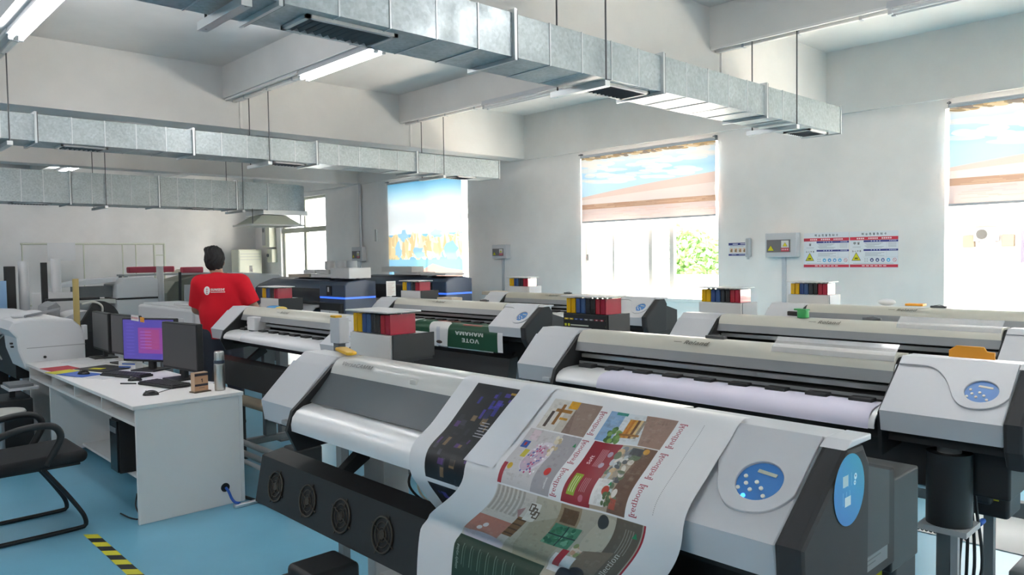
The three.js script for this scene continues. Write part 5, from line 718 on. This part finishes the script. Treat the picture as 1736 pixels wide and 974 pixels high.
for (const [x, y, z, r, l, lab, m] of [[2.05, 0.0, -10.85, 0.055, 1.68, 'thin tall white paper roll standing behind the plotter at the left', M.paper], [2.4, 0.0, -10.85, 0.055, 1.71, 'thick tall white paper roll standing behind the plotter at the left', M.paper], [2.2, 0, -9.13, 0.03, 1.48, 'yellowish paper roll beside the thick tall roll', mat(C(0.55, 0.42, 0.16), 0.7)]]) tag(obj('standing_roll', lathe([[r * 0.5, 0], [r, 0], [r, l], [r * 0.5, l], [r * 0.5, 0]], x, y, z), m), lab, 'roll');
tag(obj('dark_board', bx(1.84, 1.95, 0.0, 1.62, -10.82, -10.75, 0.005).rotateY(0), M.black), 'tall dark board at the left edge behind the plotter', 'board');
tag(obj('blue_poster_board', bx(1.55, 1.845, 0.3, 1.45, -10.72, -10.7, 0.003), textMat(128, 512, (g, w, h) => { g.fillStyle = '#8fb4d8'; g.fillRect(0, 0, w, h); g.fillStyle = '#7aa4cf'; g.fillRect(0, h * 0.5, w, h * 0.5); g.fillStyle = '#b8343c'; g.fillRect(40, h * 0.68, 88, 18); })), 'light blue poster with a red mark at the left edge', 'poster');
tag(obj('leaning_board', bx(2.06, 2.12, 0.0, 1.66, -10.02, -9.97, 0.004).rotateZ(0), M.charcoal), 'narrow black panel leaning beside the white rolls', 'panel');
tag(obj('white_sheet_board', bx(2.04, 2.5, 0.0, 1.3, -10.4, -10.38, 0.003), M.paper), 'plain white board standing behind the tall rolls', 'board');
{ const t = thing('display_rack', 'pale metal tube rack with ladder ends against the back wall', 'rack', [0, 0, -15.75]); const H = 2.0; obj('top_rail', cyl([2.95, H, 0], [5.4, H, 0], 0.018), M.cream, t); for (const x of [2.97, 3.95, 4.62, 4.86, 5.2, 5.39]) obj('upright', cyl([x, 0, 0], [x, H, 0], x > 5 ? 0.022 : 0.012), M.cream, t); for (const y of [1.55, 1.78, 1.3, 1.05]) obj('rung', cyl([5.2, y, 0], [5.39, y, 0], 0.01), M.cream, t); obj('lower_rail', cyl([2.95, 0.9, 0], [5.4, 0.9, 0], 0.014), M.cream, t); }
tag(obj('hanging_sheet', sheetGeo([[2.0, 0], [1.85, 0.01], [1.72, 0.02]].map(([y, x]) => [x + 3.15, y]), 0, 0.5, () => 0, 8, 8).rotateY(Math.PI / 2).translate(0.25, 0.015, -12.55), M.whiteB), 'pale blue-white sheets draped over the rack top', 'sheet');
tag(obj('hanging_board', bx(3.35, 3.8, 1.69, 2.02, -15.7, -15.69), M.paper), 'white board sheet hung at the left end of the rack', 'board');
{ const t = thing('covered_machine', 'large machine under a grey-green cover by the back wall', 'machine', [5.6, 0, -14.2]); obj('cover', smooth(prism([[-0.9, 0.2], [0.8, 0.2], [0.8, 1.25], [0.55, 1.42], [-0.3, 1.42], [-0.75, 1.3], [-0.9, 1.1]], -0.4, 0.5, 0.03), 0.5), mat(C(0.22, 0.23, 0.19), 0.7), t); obj('skirt', bx(-0.85, 0.75, 0, 0.22, -0.35, 0.45), M.black, t); obj('opening_shade', bx(-0.5, 0.5, 0.75, 1.05, 0.5, 0.506), M.black, t); }  // black slab on the cover stands in for the shade of an opening
tag(obj('brown_carton_lid', smooth(strip([[0, 0], [0.1, 0.07], [0.25, 0.08], [0.42, 0.0]], 0.006, -0.2, 0.25)).translate(5.0, 1.43, -14.1), M.carton), 'opened brown carton lid on the covered machine', 'carton');
for (const [x0, x1, y, z, lab] of [[4.02, 4.75, 1.47, -13.4, 'long pink-red wrapped bundle behind the copier'], [4.85, 5.2, 1.45, -13.3, 'short pink-red wrapped bundle right of the copier']]) tag(obj('wrapped_bundle', bx(x0, x1, y, y + 0.1, z - 0.15, z, 0.02), mat(C(0.52, 0.07, 0.11), 0.6)), lab, 'bundle');
{ const t = thing('bundle_shelf', 'grey shelf unit carrying the pink-red bundles', 'shelf', [4.6, 0, -13.4]); obj('top', bx(-0.7, 0.7, 1.42, 1.45, -0.25, 0.15), M.greyL, t); for (const x of [-0.66, 0.66]) for (const z of [-0.2, 0.1]) obj('leg', bx(x - 0.02, x + 0.02, 0, 1.42, z - 0.02, z + 0.02), M.greyPl, t); obj('shelf', bx(-0.66, 0.66, 0.7, 0.72, -0.2, 0.1), M.greyL, t); }
for (const [x, z, w, h, m, lab] of [[3.95, -11.0, 0.03, 1.5, M.black, 'thin black panel beside the copier'], [4.05, -10.95, 0.12, 1.32, M.whiteB, 'narrow pale panel beside the copier'], [4.2, -10.9, 0.14, 1.42, M.paper, 'white foam board leaning right of the copier'], [4.38, -10.85, 0.13, 1.4, M.vinyl, 'white folded banner leaning beside the foam board'], [4.52, -10.8, 0.1, 1.36, M.paper, 'outermost white banner leaning beside the person']]) tag(obj('leaning_board', new THREE.BoxGeometry(w, h, 0.03).rotateX(0.06).translate(x, h / 2, z), m), lab, 'board');
tag(obj('standing_roll', lathe([[0.02, 0], [0.05, 0], [0.05, 1.58], [0.02, 1.58], [0.02, 0]], 4.0, 0, -11.9), M.paper), 'tall white roll standing behind the copier', 'roll');
{ const t = thing('small_plotter', 'small pale plotter with sloping lid right of the person', 'plotter', [5.05, 0, -11.9]); obj('body', prism([[-0.1, 0.8], [0.9, 0.8], [0.9, 1.3], [0.7, 1.42], [0.1, 1.46], [-0.1, 1.25]], -0.3, 0.3, 0.02), M.plot, t); obj('front_slot', bx(0.0, 0.8, 0.95, 1.1, 0.3, 0.306), M.black, t); obj('stand', bx(0.05, 0.75, 0, 0.8, -0.2, 0.2), M.greyPl, t); }

// ---------- the person in the red polo shirt ----------
const cap = (p, a, b, ra, rb) => { // distance to a tapered capsule
  const bax = b[0] - a[0], bay = b[1] - a[1], baz = b[2] - a[2], pax = p[0] - a[0], pay = p[1] - a[1], paz = p[2] - a[2];
  const h = Math.min(1, Math.max(0, (pax * bax + pay * bay + paz * baz) / (bax * bax + bay * bay + baz * baz + 1e-9)));
  return Math.hypot(pax - bax * h, pay - bay * h, paz - baz * h) - (ra + (rb - ra) * h);
};
const ell = (p, c, r) => { const x = (p[0] - c[0]) / r[0], y = (p[1] - c[1]) / r[1], z = (p[2] - c[2]) / r[2], k = Math.hypot(x, y, z); return (k - 1) * Math.min(r[0], r[1], r[2]) * (0.6 + 0.4 * Math.min(1, k)); };
const smin = (a, b, k) => { const h = Math.max(0, k - Math.abs(a - b)) / k; return Math.min(a, b) - h * h * k * 0.25; };
function meshField(fn, lo, size, n) {
  const mc = new MarchingCubes(n, new THREE.MeshBasicMaterial(), false, false, 400000); mc.isolation = 0; const cell = 2 / n;
  for (let z = 0; z < n; z++) for (let y = 0; y < n; y++) for (let x = 0; x < n; x++) mc.field[z * n * n + y * n + x] = -fn([lo[0] + (x / n) * size, lo[1] + (y / n) * size, lo[2] + (z / n) * size]);
  mc.update(); const N = mc.count, P = mc.positionArray, pos = new Float32Array(N * 3), nor = new Float32Array(N * 3);
  for (let i = 0; i < N; i++) {
    const p = [0, 1, 2].map((k) => lo[k] + (P[i * 3 + k] + 1) / 2 * size); pos.set(p, i * 3);
    const e = size / n * 0.6, g = [0, 1, 2].map((k) => { const q = [...p], r = [...p]; q[k] += e; r[k] -= e; return fn(q) - fn(r); }), l = Math.hypot(...g) || 1; nor.set(g.map((v) => v / l), i * 3);
  }
  const o = new THREE.BufferGeometry(); o.setAttribute('position', new THREE.BufferAttribute(pos, 3)); o.setAttribute('normal', new THREE.BufferAttribute(nor, 3)); o.setAttribute('uv', new THREE.BufferAttribute(new Float32Array(N * 2), 2)); return o;
}
{
  // local axes: +z towards the viewer's side of the back, x to the right, y up; the person faces -z and bends the head
  const t = thing('person', 'person seen from behind in a red polo shirt with a white logo', 'person', [3.02, 0, -7.32], -0.62);
  const skin = mat(C(0.42, 0.25, 0.18), 0.6), shirt = mat(C(0.66, 0.006, 0.02), 0.95), hairM = mat(C(0.012, 0.011, 0.012), 0.75), trouser = mat(C(0.03, 0.035, 0.05), 0.85);
  const J = { hip: [0, 0.96, 0], waist: [0, 1.1, 0.0], chest: [0, 1.32, -0.02], neck: [-0.03, 1.5, -0.05], head: [-0.07, 1.65, -0.1], shL: [-0.19, 1.43, -0.02], shR: [0.19, 1.43, -0.02], elL: [-0.25, 1.18, -0.1], elR: [0.3, 1.19, -0.03], wrL: [-0.17, 1.06, -0.33], wrR: [0.27, 1.07, -0.27], hpL: [-0.09, 0.93, 0], hpR: [0.09, 0.93, 0], knL: [-0.1, 0.5, -0.02], knR: [0.11, 0.5, -0.03], anL: [-0.11, 0.08, 0.03], anR: [0.13, 0.08, 0.0] };
  const torso = (p, g) => { const q = [p[0], p[1], p[2] * 1.45]; const m = (a) => [a[0], a[1], a[2] * 1.45]; let d = cap(q, m([0, 0.95, 0]), m([0, 1.12, 0]), 0.168 + g, 0.16 + g); d = smin(d, cap(q, m([0, 1.12, 0]), m([0, 1.3, -0.02]), 0.16 + g, 0.175 + g), 0.08); d = smin(d, cap(q, m([-0.12, 1.4, -0.02]), m([0.12, 1.4, -0.02]), 0.095 + g, 0.095 + g), 0.1); return d * 0.85; };
  const arm = (p, s, g) => smin(cap(p, J['sh' + s], J['el' + s], 0.062 + g, 0.046 + g), cap(p, J['el' + s], J['wr' + s], 0.044 + g, 0.03 + g), 0.03);
  const leg = (p, s, g) => smin(cap(p, J['hp' + s], J['kn' + s], 0.09 + g, 0.06 + g), cap(p, J['kn' + s], J['an' + s], 0.06 + g, 0.042 + g), 0.05);
  const headF = (p) => { const c = J.head; let d = ell(p, [c[0], c[1] + 0.015, c[2]], [0.078, 0.112, 0.095]); d = smin(d, ell(p, [c[0] - 0.012, c[1] - 0.06, c[2] - 0.04], [0.055, 0.06, 0.055]), 0.04); d = smin(d, cap(p, [c[0] - 0.005, c[1] - 0.015, c[2] - 0.1], [c[0] - 0.005, c[1] - 0.035, c[2] - 0.115], 0.01, 0.014), 0.02); for (const s of [-1, 1]) { d = smin(d, ell(p, [c[0] + s * 0.081, c[1] - 0.015, c[2] + 0.005], [0.012, 0.032, 0.02]), 0.012); d = Math.max(d, -ell(p, [c[0] - 0.006 + s * 0.032, c[1] + 0.008, c[2] - 0.1], [0.016, 0.01, 0.012])); } d = Math.max(d, -cap(p, [c[0] - 0.03, c[1] - 0.07, c[2] - 0.1], [c[0] + 0.018, c[1] - 0.07, c[2] - 0.1], 0.004, 0.004)); d = smin(d, cap(p, J.neck, [c[0], c[1] - 0.05, c[2] + 0.01], 0.056, 0.054), 0.03); return d; };
  const hand = (p, s) => { const w = J['wr' + s], k = s === 'L' ? 1 : -1; let d = cap(p, w, [w[0] + k * 0.015, w[1] - 0.02, w[2] - 0.07], 0.028, 0.034); const base = [w[0] + k * 0.02, w[1] - 0.025, w[2] - 0.095]; for (let i = 0; i < 4; i++) { const o = (i - 1.5) * 0.02, L = [0.036, 0.042, 0.04, 0.03][i], a = [base[0] + o, base[1], base[2]], b = [a[0], a[1] - 0.012, a[2] - L], c = [b[0], b[1] - 0.028, b[2] - L * 0.5]; d = Math.min(d, smin(cap(p, a, b, 0.01, 0.009), cap(p, b, c, 0.009, 0.0075), 0.006)); } const q = [w[0] + k * 0.03, w[1] - 0.01, w[2] - 0.04]; d = smin(d, smin(cap(p, q, [q[0] + k * 0.03, q[1] - 0.015, q[2] - 0.03], 0.013, 0.011), cap(p, [q[0] + k * 0.03, q[1] - 0.015, q[2] - 0.03], [q[0] + k * 0.032, q[1] - 0.025, q[2] - 0.06], 0.011, 0.009), 0.008), 0.012); return d; };
  const bodyF = (p) => { let d = torso(p, -0.012); for (const s of ['L', 'R']) { d = smin(d, arm(p, s, 0), 0.05); d = smin(d, leg(p, s, -0.008), 0.05); } d = smin(d, cap(p, [0, 1.42, -0.03], J.neck, 0.07, 0.056), 0.05); return d; };
  const body = [meshField(bodyF, [-0.95, -0.02, -0.95], 1.9, 120), meshField(headF, [-0.19, 1.48, -0.27], 0.36, 90)];
  for (const s of ['L', 'R']) { const w = J['wr' + s]; body.push(meshField((p) => hand(p, s), [w[0] - 0.12, w[1] - 0.14, w[2] - 0.2], 0.24, 72)); }
  obj('body', body, skin, t);
  const fold = (p) => 0.004 * Math.sin(p[1] * 26 + p[0] * 18) * Math.sin(p[0] * 14 + 1);
  const shirtF = (p) => {
    let d = torso(p, 0.022) + fold(p);
    for (const s of ['L', 'R']) { const a = J['sh' + s], b = J['el' + s]; const e = [a[0] + (b[0] - a[0]) * 0.86, a[1] + (b[1] - a[1]) * 0.86, a[2] + (b[2] - a[2]) * 0.86]; let q = cap(p, a, e, 0.088, 0.082); const n = [b[0] - a[0], b[1] - a[1], b[2] - a[2]], l = Math.hypot(...n), cut = ((p[0] - e[0]) * n[0] + (p[1] - e[1]) * n[1] + (p[2] - e[2]) * n[2]) / l; q = Math.max(q, cut); d = smin(d, q, 0.045); }
    d = smin(d, cap(p, [0, 1.44, -0.03], [J.neck[0], J.neck[1] - 0.005, J.neck[2]], 0.09, 0.066), 0.05);
    d = Math.max(d, p[1] - 1.515 + (p[2] + 0.04) * -0.35, 0.9 - p[1]); return d;
  };
  obj('polo_shirt', meshField(shirtF, [-0.55, 0.75, -0.5], 1.0, 110), shirt, t);
  obj('collar', smooth(new THREE.TorusGeometry(0.066, 0.013, 10, 30).scale(1, 1, 1.8).rotateX(Math.PI / 2 - 0.3).translate(J.neck[0], J.neck[1] - 0.002, J.neck[2])), shirt, t);
  obj('trousers', meshField((p) => { let d = Math.max(smin(smin(leg(p, 'L', 0.02), leg(p, 'R', 0.02), 0.03), torso(p, 0.008), 0.05), p[1] - 1.0); d = Math.max(d, 0.09 - p[1]); return d; }, [-0.55, 0.03, -0.5], 1.05, 80), trouser, t);
  for (const s of ['L', 'R']) { const a = J['an' + s]; obj('shoe', meshField((p) => Math.max(smin(cap(p, [a[0], 0.05, a[2] + 0.03], [a[0], 0.04, a[2] - 0.15], 0.048, 0.042), cap(p, [a[0], 0.05, a[2]], [a[0], 0.1, a[2]], 0.05, 0.048), 0.03), -p[1] + 0.002), [a[0] - 0.2, -0.05, a[2] - 0.25], 0.4, 44), M.rubber, t); }
  obj('hair', meshField((p) => { const c = J.head; const n = 0.004 * Math.sin(p[0] * 120 + 2 * Math.sin(p[1] * 40)) * Math.sin(p[1] * 50 + p[2] * 90); let d = ell(p, [c[0], c[1] + 0.03, c[2] + 0.012], [0.093, 0.118, 0.11]) + n; d = smin(d, ell(p, [c[0] + 0.01, c[1] - 0.03, c[2] + 0.05], [0.078, 0.075, 0.055]) + n, 0.03); d = smin(d, ell(p, [c[0] - 0.05, c[1] + 0.11, c[2] - 0.02], [0.05, 0.03, 0.06]) + n, 0.03); d = Math.max(d, -ell(p, [c[0] - 0.005, c[1] - 0.045, c[2] - 0.1], [0.075, 0.1, 0.07])); d = Math.max(d, c[1] - 0.095 - p[1]); return d; }, [-0.2, 1.5, -0.27], 0.36, 90), hairM, t);
  // logo on the back, laid on the shirt's surface
  const nx = 24, ny = 8, pos = [], uv = [], idx = [], W = 0.21, Hh = 0.092, cx0 = -0.03, cy0 = 1.365;
  for (let j = 0; j <= ny; j++) for (let i = 0; i <= nx; i++) { const x = cx0 + (i / nx - 0.5) * W, y = cy0 + (0.5 - j / ny) * Hh; let z = 0.4; for (let k = 0; k < 60; k++) { const d = shirtF([x, y, z]); if (d < 0.0005) break; z -= d * 0.8; } pos.push(x, y, z + 0.0025); uv.push(i / nx, 1 - j / ny); }
  for (let j = 0; j < ny; j++) for (let i = 0; i < nx; i++) { const a = j * (nx + 1) + i; idx.push(a, a + nx + 1, a + 1, a + 1, a + nx + 1, a + nx + 2); }
  const g = new THREE.BufferGeometry(); g.setAttribute('position', new THREE.Float32BufferAttribute(pos, 3)); g.setAttribute('uv', new THREE.Float32BufferAttribute(uv, 2)); g.setIndex(idx); g.computeVertexNormals();
  obj('shirt_logo', g, decalMat(512, 226, (c, w, h) => { c.clearRect(0, 0, w, h); c.fillStyle = '#f0eaea'; c.beginPath(); c.ellipse(78, 112, 72, 100, 0, 0, 7); c.fill(); c.globalCompositeOperation = 'destination-out'; c.lineWidth = 9; for (const q of [50, 100, 150]) { c.beginPath(); c.arc(78, q + 10, 26, 0.3, 2.8); c.stroke(); } c.fillRect(73, 40, 9, 150); c.globalCompositeOperation = 'source-over'; c.fillStyle = '#f0eaea'; c.font = 'bold 76px sans-serif'; c.fillText('SUNSIDE', 164, 118, 340); for (let k = 0; k < 10; k++) c.fillRect(168 + k * 33, 140, 24, 18); }, 0xffffff, 0.8), t);
}

// ---------- outside the windows ----------
const outW = mat(C(0.72, 0.70, 0.69), 0.9), outG = mat(C(0.72, 0.71, 0.69), 0.9);
tag(struct('courtyard_ground', bx(RX + 0.3, 60, -0.6, -0.5, -70, 40), outG, 'bright concrete ground outside the windows'), 'bright concrete ground outside the windows');
{ const t = thing('shading_annex', 'pale annex wall enlarged to shade the far glazed door', 'building', [9.3, -0.5, -16]); obj('wall', bx(0, 2.4, 0, 9, -5, 5.2), outW, t); obj('roof_slab', bx(-0.3, 2.6, 9, 9.2, -5.2, 5.4), outW, t); for (let k = 0; k < 12; k++) obj('wall_board', bx(-0.02, 0, 0.5 + k * 0.3, 0.78 + k * 0.3, -1.2, 1.2), outG, t); }  // pale boarded wall, its height and length added to block sun at the door
{ const t = thing('facing_building', 'pale building with a deep porch seen through the right window', 'building', [31, -0.5, -4]);
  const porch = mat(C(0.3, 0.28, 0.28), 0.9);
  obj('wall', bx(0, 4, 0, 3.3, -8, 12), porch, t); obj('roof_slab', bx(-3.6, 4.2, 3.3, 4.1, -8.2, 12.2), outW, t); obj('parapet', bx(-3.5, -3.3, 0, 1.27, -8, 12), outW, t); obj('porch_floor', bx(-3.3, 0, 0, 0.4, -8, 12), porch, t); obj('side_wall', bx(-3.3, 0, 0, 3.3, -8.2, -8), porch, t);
  const f = obj('window_frame', bx(-0.05, 0.02, 1.6, 2.9, -3.1, -2.2), M.frame, t); obj('pane', bx(-0.055, -0.05, 1.66, 2.84, -3.04, -2.26), mat(C(0.06, 0.05, 0.1), 0.2), f); }
{ const t = thing('outdoor_unit', 'white outdoor air conditioner unit on the facing wall', 'air conditioner', [30.9, 1.94, -8.05]); obj('case', bx(-0.3, 0.05, 0, 0.48, -0.36, 0.36, 0.02), M.white, t); obj('fan_ring', new THREE.TorusGeometry(0.19, 0.014, 8, 30).rotateY(Math.PI / 2).translate(-0.305, 0.24, -0.1), M.grey, t); obj('fan_disc', cyl([-0.301, 0.24, -0.1], [-0.306, 0.24, -0.1], 0.185), M.charcoal, t); obj('bracket', [bx(-0.25, 0.1, -0.04, 0, -0.3, -0.26), bx(-0.25, 0.1, -0.04, 0, 0.26, 0.3)], M.grey, t); }
for (const [z, lab] of [[-8.62, 'brown wall box left of the outdoor unit'], [-7.4, 'brown wall box right of the outdoor unit']]) tag(obj('wall_box', bx(30.8, 31.0, 1.74, 2.14, z - 0.18, z + 0.18, 0.01), M.brown), lab, 'box');
{ const t = thing('far_building', 'white building with narrow windows behind the tree', 'building', [22, -0.5, -17]); obj('wall', bx(0, 6, 0, 14, -14, 4.5), outW, t); for (let k = 0; k < 4; k++) for (let f = 0; f < 2; f++) { const z = -5 + k * 1.9, y = 2.4 + f * 3.2, w = obj('window_frame', bx(-0.06, 0.02, y, y + 1.5, z, z + 0.8), M.greyL, t); obj('pane', bx(-0.07, -0.06, y + 0.08, y + 1.42, z + 0.08, z + 0.72), mat(C(0.18, 0.24, 0.26), 0.15), w); } }
{ const t = thing('garden_tree', 'bushy green tree seen through the open part of the middle window', 'tree', [16.5, -0.5, -11.1]); obj('trunk', cyl([0, 0, 0], [0.1, 1.6, 0], 0.09, 0.06), M.brown, t);
  const s0 = seed; seed = 4711; const leaf = new THREE.BufferGeometry(); leaf.setAttribute('position', new THREE.Float32BufferAttribute([0, 0, 0, 0.05, 0.01, 0.09, 0, 0.015, 0.18, 0, 0, 0, 0, 0.015, 0.18, -0.05, 0.01, 0.09], 3)); leaf.setAttribute('uv', new THREE.Float32BufferAttribute(new Array(12).fill(0), 2)); leaf.computeVertexNormals();
  const n = 2600, im = new THREE.InstancedMesh(leaf, phys(C(0.09, 0.2, 0.045), 0.8, { transmission: 0.3, thickness: 0, side: THREE.DoubleSide }), n), q = new THREE.Quaternion(), m = new THREE.Matrix4();
  for (let i = 0; i < n; i++) { const a = rnd() * 6.283, b = Math.acos(2 * rnd() - 1), r = 0.65 + 0.45 * rnd(); q.setFromEuler(new THREE.Euler(rnd() * 6, rnd() * 6, rnd() * 6)); m.compose(V(Math.sin(b) * Math.cos(a) * r * 1.0, 1.75 + Math.cos(b) * r * 0.95 + 0.12 * Math.sin(a * 3), Math.sin(b) * Math.sin(a) * r * 1.15), q, V(1.3, 1.3, 1.3)); im.setMatrixAt(i, m); const k = 0.7 + 0.6 * rnd(); im.setColorAt(i, C(k, k, k)); }
  im.name = 'foliage'; im.userData.kind = 'stuff'; t.add(im); seed = s0; }
tag(obj('garden_wall', bx(12.2, 12.5, -0.5, 1.25, -30, -5), outW), 'sunlit white wall below the tree outside', 'wall');

scene.traverse((o) => { if (o.isMesh) { o.castShadow = true; o.receiveShadow = true; } });
renderer.render(scene, camera);
